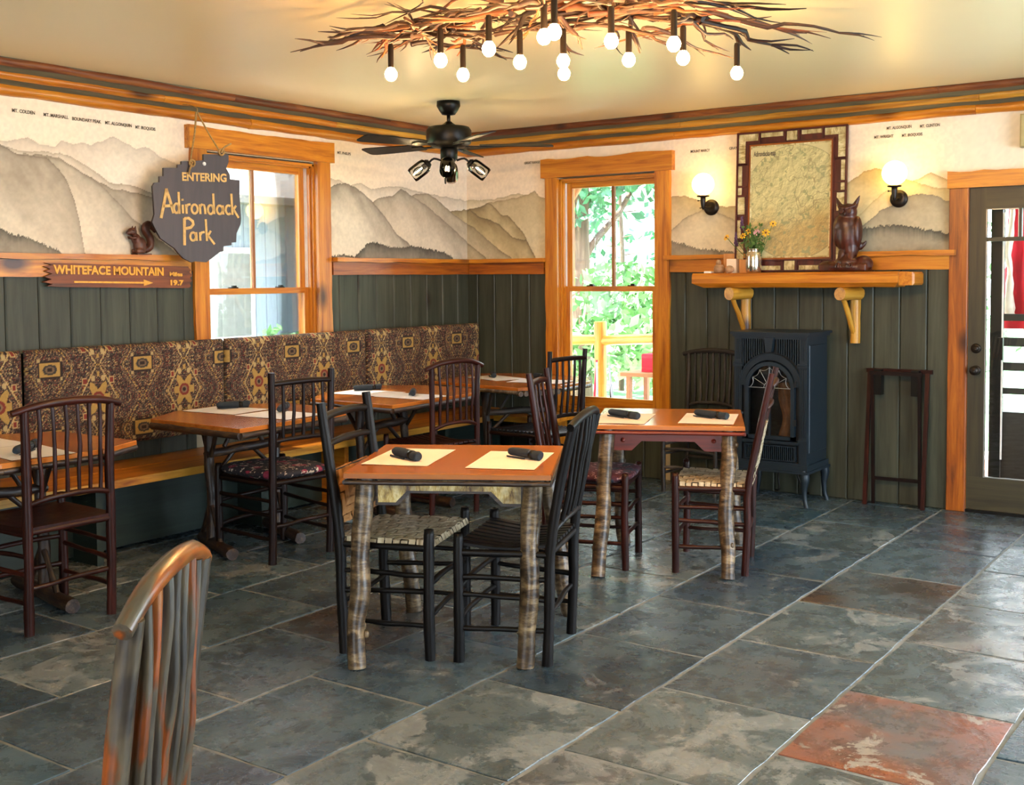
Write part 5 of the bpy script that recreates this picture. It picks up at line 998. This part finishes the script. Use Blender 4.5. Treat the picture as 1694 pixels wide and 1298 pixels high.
# ================================================================== HANGING SIGN
a15 = math.radians(15); HS = thing('hanging_sign', 'dark park-shaped board with ochre lettering hanging on a rope from the cornice', 'sign', (.22, -2.966, 1.929)); rt = Vector((-math.sin(-a15)*-1*-1, 0, 0)); tR = Vector((math.sin(a15), math.cos(a15), 0)); tN = Vector((math.cos(a15), -math.sin(a15), 0))
SG = lambda t_, z, o=0: tuple(tR*t_+Zv*z+tN*o)
outl = [(0.0486, 0.3267), (0.2113, 0.3368), (0.2102, 0.2883), (0.1935, 0.251), (0.2151, 0.2157), (0.2184, 0.1855), (0.2808, 0.1824), (0.2786, 0.0845), (0.2863, -0.0501), (0.2815, -0.087), (0.2534, -0.1428), (0.2495, -0.1981), (0.2188, -0.2009), (0.2185, -0.2168), (0.1654, -0.2236), (0.1647, -0.254), (0.1383, -0.2603), (0.0525, -0.3213), (-0.0178, -0.3155), (-0.0434, -0.3216), (-0.0932, -0.2979), (-0.1238, -0.2684), (-0.1479, -0.239), (-0.2326, -0.1813), (-0.2617, -0.1292), (-0.2813, -0.0888), (-0.2656, -0.0417), (-0.2735, 0.1209), (-0.2609, 0.1424), (-0.2304, 0.1462), (-0.2296, 0.1812), (-0.2051, 0.1824), (-0.2039, 0.2316), (-0.1175, 0.2363), (-0.117, 0.2552), (-0.0921, 0.2589), (-0.0916, 0.2767), (-0.0351, 0.28), (0.0478, 0.2908)]
MB().prism(outl[::-1], -.011, .011, lambda a, b, z: SG(a, b, z)).build('board', 'sign_brown', HS)
zc = lambda a, b: (-.2282+(a-800)*.001264, -.0056-(b-800)*.00117+(a-800)*.00004)
def stroke(pts, w=.0075, nm='letter_stroke'):
    m = MB(); P = [zc(*p) for p in pts]; vs = []
    for i, (a, b) in enumerate(P):
        p0 = P[max(i-1, 0)]; p1 = P[min(i+1, len(P)-1)]; dx, dy = p1[0]-p0[0], p1[1]-p0[1]; L = math.hypot(dx, dy) or 1; nx, ny = -dy/L*w, dx/L*w
        for s, o in ((1, .010), (1, .015), (-1, .015), (-1, .010)): vs.append(SG(a+nx*s, b+ny*s, o))
    fs = [(i*4+k, i*4+(k+1) % 4, (i+1)*4+(k+1) % 4, (i+1)*4+k) for i in range(len(P)-1) for k in range(4)]+[(3, 2, 1, 0), (len(P)*4-4, len(P)*4-3, len(P)*4-2, len(P)*4-1)]
    m.add(vs, fs); return m
def ell(cx, cy, rx, ry, a0=0, a1=360, n=14): return [(cx+rx*math.cos(math.radians(a0+(a1-a0)*i/n)), cy+ry*math.sin(math.radians(a0+(a1-a0)*i/n))) for i in range(n+1)]
glyphs = {'letter_a_capital': [[(800, 850), (815, 780), (830, 702)], [(828, 702), (845, 760), (862, 825)], [(812, 790), (858, 786)]], 'letter_d': [ell(876, 800, 13, 24), [(888, 718), (890, 828)]], 'letter_i': [[(907, 782), (908, 826)], [(906, 752), (907, 762)]],
 'letter_r': [[(924, 780), (926, 828)], [(925, 796), (933, 782), (946, 780)]], 'letter_o': [ell(966, 804, 15, 23)], 'letter_n': [[(993, 780), (995, 830)], [(994, 795), (1003, 780), (1014, 784), (1018, 800), (1020, 830)]],
 'letter_d.': [ell(1047, 807, 14, 23), [(1062, 724), (1065, 830)]], 'letter_a': [ell(1094, 808, 15, 22), [(1110, 785), (1112, 832)]], 'letter_c': [ell(1140, 808, 15, 23, 50, 310)], 'letter_k': [[(1156, 724), (1160, 834)], [(1162, 812), (1180, 786)], [(1166, 806), (1192, 850)]],
 'letter_p_capital': [[(914, 850), (912, 988)], [(914, 852), (935, 850), (955, 866), (958, 882), (945, 898), (914, 904)]], 'letter_a.': [ell(955, 944, 14, 21), [(971, 922), (973, 966)]], 'letter_r.': [[(990, 922), (992, 966)], [(991, 938), (1000, 924), (1014, 922)]], 'letter_k.': [[(1021, 856), (1025, 968)], [(1027, 946), (1046, 916)], [(1030, 940), (1064, 986)]]}
for k, ss in glyphs.items():
    m = MB()
    for p in ss: q = stroke(p, .0085 if 'capital' in k else .0068); m.add(q.v, q.f, q.g)
    m.build(k.strip('.'), 'cream_letter', HS)
text('lettering_entering', 'ENTERING', .068, 'cream_letter', frameM(SG(.050, .186, .0125), tR+Zv*.018, Zv), HS, .002, .0022, .285)
def rope(pts, r=.0055, nm='rope'): return MB().tube(pts, r, 7, .3, seg=5, seed=1).build(nm, 'rope', HS)
rope([SG(.012, .575, .0), SG(-.005, .45, .012), SG(-.035, .30, .016), SG(-.030, .272, .020)]); rope([SG(.020, .575, .0), SG(.08, .46, .012), SG(.145, .36, .016), SG(.160, .345, .020)])
rope([SG(.160, .345, .022), SG(.175, .375, .03), SG(.22, .40, .03)], .006, 'rope_tail'); rope([SG(-.030, .272, .02), SG(-.045, .24, .03), SG(-.055, .20, .028)], .006, 'rope_tail'); rope([SG(.016, .575, 0), SG(.016, .60, 0), (-.07, .02, .625), (-.13, .02, .635)], .003, 'hook_wire')
for q in ((.160, .345), (-.030, .268)):
    m = MB(); M_ = Matrix((tR, Zv, tN)).transposed(); c = Vector(SG(q[0], q[1], .022)); m.tube([M_ @ Vector((math.cos(a)*.016, math.sin(a)*.018, 0))+c for a in [2*PI*k/12 for k in range(13)]], .0065, 7, .2, seg=1); m.build('rope_knot', 'rope', HS)
MB().ball(SG(.0511, .2695, .006), (.013, .013, .013), 12, 8).build('board_hole', 'white_paint', HS)
# ================================================================== DIRECTION SIGN
DS = thing('direction_sign', 'rustic brown board with jagged ends, gold mountain name and arrow below the ledge', 'sign', (.052, -3.38, 1.525)); sl = -.018
def dsz(y, z): return z+sl*(y/1.0)
pl = [(-.50, .068)]+[(y, .068+.003*mnoise.noise(Vector((y*20, 0, 0)))) for y in np.linspace(-.47, .47, 12)]+[(.475, .06), (.492, .045), (.478, .035), (.50, .015), (.482, .0), (.497, -.02), (.478, -.035), (.488, -.052), (.47, -.064)]+[(y, -.064+.003*mnoise.noise(Vector((y*20, 5, 0)))) for y in np.linspace(.44, -.40, 12)]+[(-.49, -.060), (-.455, -.048), (-.51, -.038), (-.46, -.022), (-.505, -.008), (-.455, .008), (-.50, .022), (-.465, .034), (-.505, .048), (-.455, .056)]
MB().prism(pl[::-1], -.012, .012, lambda a, b, z: (z, a, dsz(a, b))).build('board', 'sign_rust', DS)
tilt_r = Vector((0, 1, sl)); text('lettering_name', 'WHITEFACE MOUNTAIN', .066, 'gold_letter', frameM((.0135, -.081, dsz(-.08, .030)), tilt_r, Zv), DS, .002, .0026, .735)
text('lettering_miles', 'Miles', .032, 'gold_letter', frameM((.0135, .375, dsz(.37, .018)), tilt_r, Zv), DS, .0015, .0015, .095); text('lettering_distance', '19.7', .042, 'gold_letter', frameM((.0135, .375, dsz(.37, -.034)), tilt_r, Zv), DS, .0015, .002, .098)
MB().prism([(-.325, -.030), (-.325, -.040), (.14, -.040), (.14, -.054), (.205, -.035), (.14, -.016), (.14, -.030)], .011, .015, lambda a, b, z: (z, a, dsz(a, b))).build('arrow', 'gold_letter', DS)
# ================================================================== CEILING FAN
FN = thing('ceiling_fan', 'black five-bladed ceiling fan with four clear glass lights, near the room corner', 'ceiling fan', (1.03, -1.54, CEIL))
MB().lathe([(0, 0), (.076, 0), (.078, -.03), (.062, -.06), (.044, -.085), (.02, -.09), (0, -.09)][::-1], (0, 0, 0), 28).build('canopy', 'black_metal', FN); MB().lathe([(.012, -.15), (.012, -.085)], (0, 0, 0), 12).build('downrod', 'black_metal', FN)
MB().lathe([(0, -.305), (.10, -.30), (.142, -.278), (.148, -.265), (.15, -.225), (.150, -.19), (.135, -.168), (.05, -.155), (.028, -.14), (.018, -.13), (0, -.13)], (0, 0, 0), 36).build('motor_housing', 'black_metal', FN)
MB().lathe([(0, -.395), (.04, -.392), (.056, -.375), (.058, -.32), (.05, -.30), (0, -.30)], (0, 0, 0), 24).build('switch_housing', 'black_metal', FN)
for k in range(5):
    a = math.radians(40+72*k); ca, sa = math.cos(a), math.sin(a); Mz = Matrix.Rotation(a, 3, 'Z'); Mp = Mz @ Matrix.Rotation(math.radians(12), 3, 'X')
    out = [(.0, -.045), (.04, -.055), (.30, -.068), (.44, -.070), (.475, -.062), (.485, -.045), (.485, .045), (.475, .062), (.44, .070), (.30, .068), (.04, .055), (0, .045)]
    b = MB().prism(out, -.003, .003, lambda p, q, z: tuple(Mz @ Vector((.205, 0, -.285)) + Mp @ Vector((p, q, z)))).build('fan_blade', 'black_wood', FN)
    MB().prism([(-.12, -.016), (-.02, -.012), (.0, -.035), (.075, -.030), (.095, 0), (.075, .030), (0, .035), (-.02, .012), (-.12, .016)], -.010, -.004, lambda p, q, z: tuple(Mz @ Vector((.205, 0, -.285)) + Mp @ Vector((p, q, z)))).build('blade_iron', 'black_metal', b)
for k in range(4):
    a = math.radians(35+90*k); d = Vector((math.cos(a), math.sin(a), 0)); ax = (d*.80-Zv*.60).normalized(); p0 = d*.05+Zv*-.385; p1 = d*.10+Zv*-.372; p2 = d*.135+Zv*-.40
    ar = MB().tube([p0, p1, p2], .007, 8, seg=3).build('light_arm', 'black_metal', FN); M_ = rot_to(ax)
    MB().lathe([(0, -.01), (.02, -.01), (.032, .005), (.032, .012), (.018, .018), (.018, .05), (0, .05)], p2, 16, M_).build('lamp_holder', 'black_metal', ar)
    MB().lathe([(.030, .010), (.046, .022), (.050, .05), (.050, .125), (.046, .140), (.0445, .140), (.0485, .125), (.0485, .05), (.044, .024), (.028, .012)], p2, 22, M_).build('glass_shade', 'glass_clear', ar)
    MB().lathe([(0, .05), (.012, .052), (.024, .075), (.026, .095), (.018, .118), (0, .126)], p2, 16, M_).build('bulb', 'glass_clear', ar)
    MB().tube([p2+ax*.055+M_ @ Vector((.006, 0, 0)), p2+ax*.10+M_ @ Vector((.008, 0, 0)), p2+ax*.108, p2+ax*.10-M_ @ Vector((.008, 0, 0)), p2+ax*.055-M_ @ Vector((.006, 0, 0))], .0013, 5, seg=2).build('filament', 'filament', ar)
MB().tube([(.01, -.05, -.39), (.012, -.055, -.50)], .0015, 5).lathe([(0, -.545), (.006, -.54), (.008, -.52), (.004, -.50), (0, -.498)], (.012, -.055, 0), 8).build('pull_chain', 'bronze', FN)
# ================================================================== BRANCH CHANDELIER
CH = thing('branch_chandelier', 'wide ceiling chandelier of bare tangled branches with fourteen lit bulbs', 'chandelier', (3.2, -3.62, CEIL))
bul = [(2.49, -3.792), (2.852, -3.907), (2.724, -3.593), (3.141, -3.975), (3.082, -3.682), (3.429, -4.03), (3.503, -4.076), (3.235, -3.596), (3.083, -3.352), (3.586, -3.817), (3.458, -3.457), (3.746, -3.626), (3.65, -3.358), (3.68, -2.908)]
rg = random.Random(12); ctr = Vector((3.2, -3.62, 0)); tips = []
MB().lathe([(0, -.035), (.10, -.033), (.12, -.02), (.12, 0), (0, 0)], (0, 0, 0), 26).build('ceiling_plate', 'bronze', CH)
def branch(a, b, r, i, forks=2):
    m = MB(); a, b = Vector(a), Vector(b); L = (b-a).length; pts = [a]; 
    for k in range(1, 5): pts.append(a.lerp(b, k/5)+Vector((rg.gauss(0, .03)*L, rg.gauss(0, .03)*L, rg.gauss(0, .018)*L+.02*math.sin(PI*k/5))))
    pts.append(b); m.tube(pts, [r, r*.9, r*.78, r*.62, r*.42, r*.12], 7, .25, seg=2, seed=i*1.7)
    for f in range(forks):
        k = rg.choice((2, 3, 4)); p = pts[k]; d = (b-a).normalized(); sd = Vector((-d.y, d.x, rg.uniform(-.25, .35)))*rg.choice((-1, 1))*rg.uniform(.35, .7); q = p+(d+sd).normalized()*L*rg.uniform(.25, .45); q.z = min(q.z, -.03)
        m.tube([p, p.lerp(q, .5)+Vector((rg.gauss(0, .008), rg.gauss(0, .008), rg.gauss(0, .008))), q], [r*.5, r*.36, r*.07], 6, .25, seg=2, seed=i+f)
    return m.build('branch', rg.choice(['twig_bark', 'twig_bark', 'dark_wood', 'twig_bark', 'log_red']), CH)
i = 0
sp = [Vector((-.62, -.22, -.12)), Vector((-.3, -.12, -.10)), Vector((0, -.05, -.09)), Vector((.25, .12, -.10)), Vector((.45, .45, -.12))]
for a, b in zip(sp[:-1], sp[1:]): branch(a, b, .022, i, 0); i += 1
for (bx_, by_) in bul:
    q = Vector((bx_-3.2, by_+3.62, -.16)); near = min(sp, key=lambda s: (s-q).length); branch(near+Vector((0, 0, .02)), q+(q-near).normalized()*.12+Vector((0, 0, .0)), .015, i, 3); i += 1
for k in range(74):
    s = rg.random()*4; j = min(int(s), 3); p = sp[j].lerp(sp[j+1], s-j)+Vector((rg.gauss(0, .10), rg.gauss(0, .10), rg.uniform(-.05, .03)))
    az = math.atan2(.36, .72) if rg.random() < .5 else math.atan2(-.25, -.72); az = az+rg.gauss(0, .62); L = rg.uniform(.22, .58); q = p+Vector((math.cos(az)*L, math.sin(az)*L, rg.uniform(-.10, .05))); q.z = min(max(q.z, -.235), -.04); branch(p, q, rg.uniform(.006, .014), i, rg.choice((1, 2, 3))); i += 1
for a, b in (((-.55, -.2, -.13), (-1.0, -.42, -.2)), ((-.5, -.15, -.13), (-1.03, -.30, -.16)), ((.45, .42, -.12), (.62, .95, -.19)), ((.42, .40, -.10), (.75, .82, -.14)), ((.3, .1, -.08), (.85, .55, -.1)), ((.1, -.2, -.08), (.2, -.85, -.08)), ((-.1, -.2, -.08), (-.45, -.75, -.1)), ((.3, -.1, -.08), (.62, -.6, -.08))): branch(a, b, .014, i, 3); i += 1
for k, (x, y) in enumerate(bul):
    X, Y = x-3.2, y+3.62; zb = -.29; s = MB().lathe([(.010, zb+.125), (.0125, zb+.115), (.0125, zb+.030), (.014, zb+.026), (.012, zb+.022)], (X, Y, 0), 12).build('bulb_socket', 'bronze', CH)
    MB().lathe([(0, zb-.031), (.010, zb-.0295), (.019, zb-.023), (.0255, zb-.011), (.0265, zb), (.023, zb+.011), (.016, zb+.021), (.0115, zb+.027), (0, zb+.028)], (X, Y, 0), 16).build('bulb', 'bulb', s)
# ================================================================== OUTSIDE
GZ = -.25
struct(MB().box(-40, 30, .3, 45, GZ-.2, GZ).box(-40, -.3, -30, .3, GZ-.2, GZ).build('lawn', 'grass')); struct(MB().box(-3.2, 6.5, .35, 4.2, GZ, GZ+.03).box(-4.5, -.6, -4, 3.5, GZ, GZ+.03).build('gravel_path', 'gravel'))
struct(MB().box(1.0, 6.2, .30, 2.6, GZ, -.06).build('porch_deck', 'porch_wood'))
RA = thing('log_railing', 'peeled log railing with an upright log post outside the tall window', 'railing', (.2, 1.8, GZ+.03))
T_(MB(), (.0, 0, 0), (0, 0, 1.30), .058, 3, 12, .06).build('post', 'pine_log', RA); T_(MB(), (0, 0, 1.13), (-1.9, -.05, 1.08), .048, 4, 12, .1).build('rail_log', 'pine_log', RA); T_(MB(), (0, 0, 1.12), (1.75, -.03, 1.22), .048, 5, 12, .1).build('rail_log', 'pine_log', RA)
T_(MB(), (1.8, 0, 0), (1.8, 0, 1.25), .055, 6, 12, .06).build('post', 'pine_log', RA); T_(MB(), (-1.9, 0, 0), (-1.9, 0, 1.2), .055, 7, 12, .06).build('post', 'pine_log', RA)
for k, (a, b, mt) in enumerate((((-.02, -.25, 0), (-.03, -.1, .95), 'red_cloth'), ((.10, -.3, 0), (-.02, -.12, .93), 'siding'), ((.22, -.3, 0), (.12, -.1, .80), 'grey_hickory'), ((.30, -.25, 0), (.10, -.1, .90), 'siding'))):
    tag(MB().tube([a, b], .010, 7).build('garden_pole', mt, None, (.28, 1.75, GZ+.03)), ['red thin pole leaning on the railing post outside', 'left grey-blue pole leaning on the railing post outside', 'shortest brown pole leaning by the railing post outside', 'right grey-blue pole leaning on the railing post outside'][k], 'pole')
tb = thing('porch_stool', 'small wooden stool with a box on it outside the tall window', 'stool', (.90, 1.55, GZ+.03))
for sx in (-1, 1):
    for sy in (-1, 1): MB().box(sx*.16-.02, sx*.16+.02, sy*.16-.02, sy*.16+.02, 0, .84).build('leg', 'porch_wood', tb)
MB().box(-.22, .22, -.22, .22, .84, .875).build('stool_top', 'porch_wood', tb); tag(MB().box(-.10, .10, -.08, .08, 0, .16, .01, '+z').build('crate', 'red_cloth', None, (.92, 1.55, GZ+.905)), 'red crate on the porch stool outside the tall window', 'crate')
# porch eave seen at the top of the tall window
PE = thing('porch_eave', 'brown timber porch eave with slanting braces outside the tall window', 'roof', (1.0, 1.2, 2.2))
MB().box(-3.5, 6, .10, .24, .14, .32).build('eave_beam', 'porch_wood', PE); MB().box(-3.5, 6, -.95, .5, .36, .40).build('roof_boards', 'porch_wood', PE)
for x in (-.75, .20, 2.9): T_(MB(), (x, .17, .15), (x-.32 if x < 0 else x+.30, .17, -.28), .04, int(x*9), 8, .05).build('brace', 'porch_wood', PE)
for x in (-1.09, 3.3): MB().box(x-.06, x+.06, .11, .23, -2.25, .14).build('porch_post', 'porch_wood', PE)
for k in range(9): MB().box(-3.3+k, -3.22+k, -.95, .5, .32, .36).build('rafter', 'porch_wood', PE)
# umbrella and slatted screen outside the door
UM = thing('closed_umbrella', 'closed red patio umbrella with white ties outside the glass door', 'umbrella', (3.96, 1.75, -.06))
MB().tube([(0, 0, 0), (0, 0, 2.5)], .02, 10).build('pole', 'white_paint', UM); m = MB(); n = 24; vs = []
for z, r in ((1.15, .17), (1.3, .16), (1.6, .15), (1.75, .11), (1.85, .14), (2.2, .13), (2.45, .03)):
    for k in range(n): rr = r*(1+.22*math.cos(k*PI*2/4.0+z)); vs.append((rr*math.cos(2*PI*k/n), rr*math.sin(2*PI*k/n), z))
m.add(vs, [(i*n+k, i*n+(k+1) % n, (i+1)*n+(k+1) % n, (i+1)*n+k) for i in range(6) for k in range(n)]+[tuple(reversed(range(n))), tuple(6*n+k for k in range(n))], vs, True); m.build('canopy', 'red_cloth', UM)
MB().tube([(-.10, -.17, 2.3), (-.08, -.19, 2.0), (-.11, -.18, 1.75), (-.09, -.19, 1.55), (-.1, -.18, 1.3), (-.06, -.18, 1.22)], [.01, .02, .03, .02, .04, .02], 9, .4, seg=4).build('tie_cloth', 'white_paint', UM)
SC = thing('slatted_screen', 'dark horizontal-board porch screen seen through the glass door', 'fence', (4.5, 1.3, -.06))
for z0, z1 in ((.05, .56), (.69, .735), (.86, .92), (1.035, 1.10), (1.22, 1.27)): MB().box(-.68, 1.6, -.015, .015, z0, z1, .003, '-y').build('board', 'iron_dark', SC)
for x in (-.66, .5, 1.6): MB().box(x-.04, x+.04, -.04, .04, 0, 2.3 if x < 0 else 1.30).build('post', 'black_wood', SC)
# neighbour house beyond the left window
HB = thing('neighbour_house', 'blue-grey boarded house with a pale porch beyond the first window', 'building', (-6.5, 3.0, GZ))
MB().box(-2.5, 0, -2.4, 2.2, 0, 3.0).build('wall', 'siding', HB)
for k in range(23): MB().box(0, .02, -2.4+k*.2+.004, -2.4+(k+1)*.2-.004, 0, 3.0, .006, '+x').build('siding_board', 'siding', HB)
MB().prism([(-3.0, 2.95), (.9, 2.75), (.9, 2.85), (-1.0, 3.9), (-3.0, 3.9)], -2.7, 2.5, lambda a, b, z: (a, -z, b)).build('roof', 'roofing', HB)
wn = MB().box(.02, .06, -.35, .55, .9, 2.2).build('window', 'white_paint', HB); MB().box(.06, .065, -.27, .47, .98, 2.12).build('pane', 'glass', wn)
for y in (-1.2, 1.0): MB().box(.75, .87, y-.06, y+.06, 0, 2.8).build('porch_post', 'white_paint', HB)
MB().box(.0, .9, -1.3, 1.1, 0, .25).build('porch_floor', 'white_paint', HB)
sh = thing('white_shed', 'white clapboard gable wall glimpsed between trees beyond the tall window', 'building', (-3.9, 9.5, GZ))
for k in range(17): MB().box(-.55, .42, -.02, .02, 1.7+k*.115, 1.7+k*.115+.11, .008, '-y').build('clapboard', 'white_paint', sh)
MB().box(-.5, .38, .02, 1.2, 0, 3.7).build('wall', 'white_paint', sh)
# trees
def tree(label, c, h, R_, mt, n=2600, trunk=True, lz=.45, name='leafy_tree', cat='tree'):
    t = thing(name, label, cat, (c[0], c[1], GZ), 0, None); rs = np.random.RandomState(int(abs(c[0]*31+c[1]*17))); k = 9
    bc = np.stack([rs.normal(0, R_*.42, k), rs.normal(0, R_*.42, k), rs.uniform(h*lz, h*.9, k)], 1); br = rs.uniform(.35, .6, k)*R_; pick = rs.randint(0, k, n)
    d = rs.normal(0, 1, (n, 3)); d /= np.linalg.norm(d, axis=1)[:, None]; P = bc[pick]+d*(br[pick]*rs.uniform(.55, 1.05, n))[:, None]; P[:, 2] = np.maximum(P[:, 2], .1)
    a = rs.normal(0, 1, (n, 3)); a /= np.linalg.norm(a, axis=1)[:, None]; b = np.cross(a, rs.normal(0, 1, (n, 3))); b /= np.linalg.norm(b, axis=1)[:, None]; s = rs.uniform(.05, .11, n)[:, None]
    vs = np.stack([P-a*s, P+b*s*.5, P+a*s, P-b*s*.5], 1).reshape(-1, 3); f = np.arange(n*4).reshape(-1, 4)
    me = bpy.data.meshes.new('foliage'); me.from_pydata(vs.tolist(), [], f.tolist()); me.attributes.new('gc', 'FLOAT_VECTOR', 'POINT').data.foreach_set('vector', vs.astype(np.float32).ravel()); me.materials.append(MAT[mt]); o = bpy.data.objects.new('foliage', me); COL.objects.link(o); o.parent = t; o['kind'] = 'stuff'
    if trunk:
        T_(MB(), (0, 0, 0), (0, 0, h*.7), max(.06, h*.022), int(h*7), 9, .15, .02, .5).build('trunk', 'trunk', t)
        for q in range(4): T_(MB(), (0, 0, h*(.3+.1*q)), tuple(bc[q]), h*.009, q, 6, .1, .03, .4).build('limb', 'trunk', t)
    return t
tree('tree nearest the tall window, its trunk on the left', (-2.1, 5.2), 6.5, 1.5, 'foliage', 3000); tree('tall tree right of the white shed beyond the tall window', (-1.5, 7.6), 7.5, 2.0, 'foliage', 3600, lz=.12); tree('bright shrub beyond the railing at the right of the tall window', (-.4, 4.0), 2.0, .8, 'foliage2', 2200, False, .25, 'leafy_shrub', 'shrub')
tree('dark tree left of the white shed beyond the tall window', (-5.6, 9.2), 7.0, 2.0, 'foliage', 3000, lz=.15); tree('distant tree behind the white shed', (-6.2, 18.0), 9.0, 3.0, 'foliage', 3600, lz=.1); tree('distant tree at the far right beyond the tall window', (-.4, 14.0), 9.0, 3.0, 'foliage2', 3600, lz=.1)
tree('low shrub on the lawn below the white shed', (-3.2, 7.6), 1.9, .9, 'foliage2', 2000, False, .25, 'leafy_shrub', 'shrub'); tree('tree at the right corner of the neighbour house', (-5.0, 4.4), 5.0, 1.1, 'foliage2', 2600); tree('shrub in front of the neighbour house porch', (-4.3, 2.6), 1.1, .6, 'foliage2', 1400, False, .3, 'leafy_shrub', 'shrub')
tree('tree behind the slatted screen outside the glass door', (4.6, 6.5), 6.0, 2.2, 'foliage', 3200, lz=.1); tree('distant tree behind the neighbour house', (-12.0, 7.0), 10.0, 3.0, 'foliage2', 3200, lz=.1)
tr = thing('bare_tree', 'thin dead trunk with short stub branches before the white shed', 'tree', (-3.05, 7.9, GZ)); T_(MB(), (0, 0, 0), (0, 0, 4.2), .045, 3, 8, .1, .01, .5).build('trunk', 'trunk', tr)
for k in range(18): a = k*2.4; z = 1.7+k*.13; T_(MB(), (0, 0, z), (math.cos(a)*.33, math.sin(a)*.3, z+.03), .011, k, 5, .1, .03, .4).build('stub_branch', 'trunk', tr)
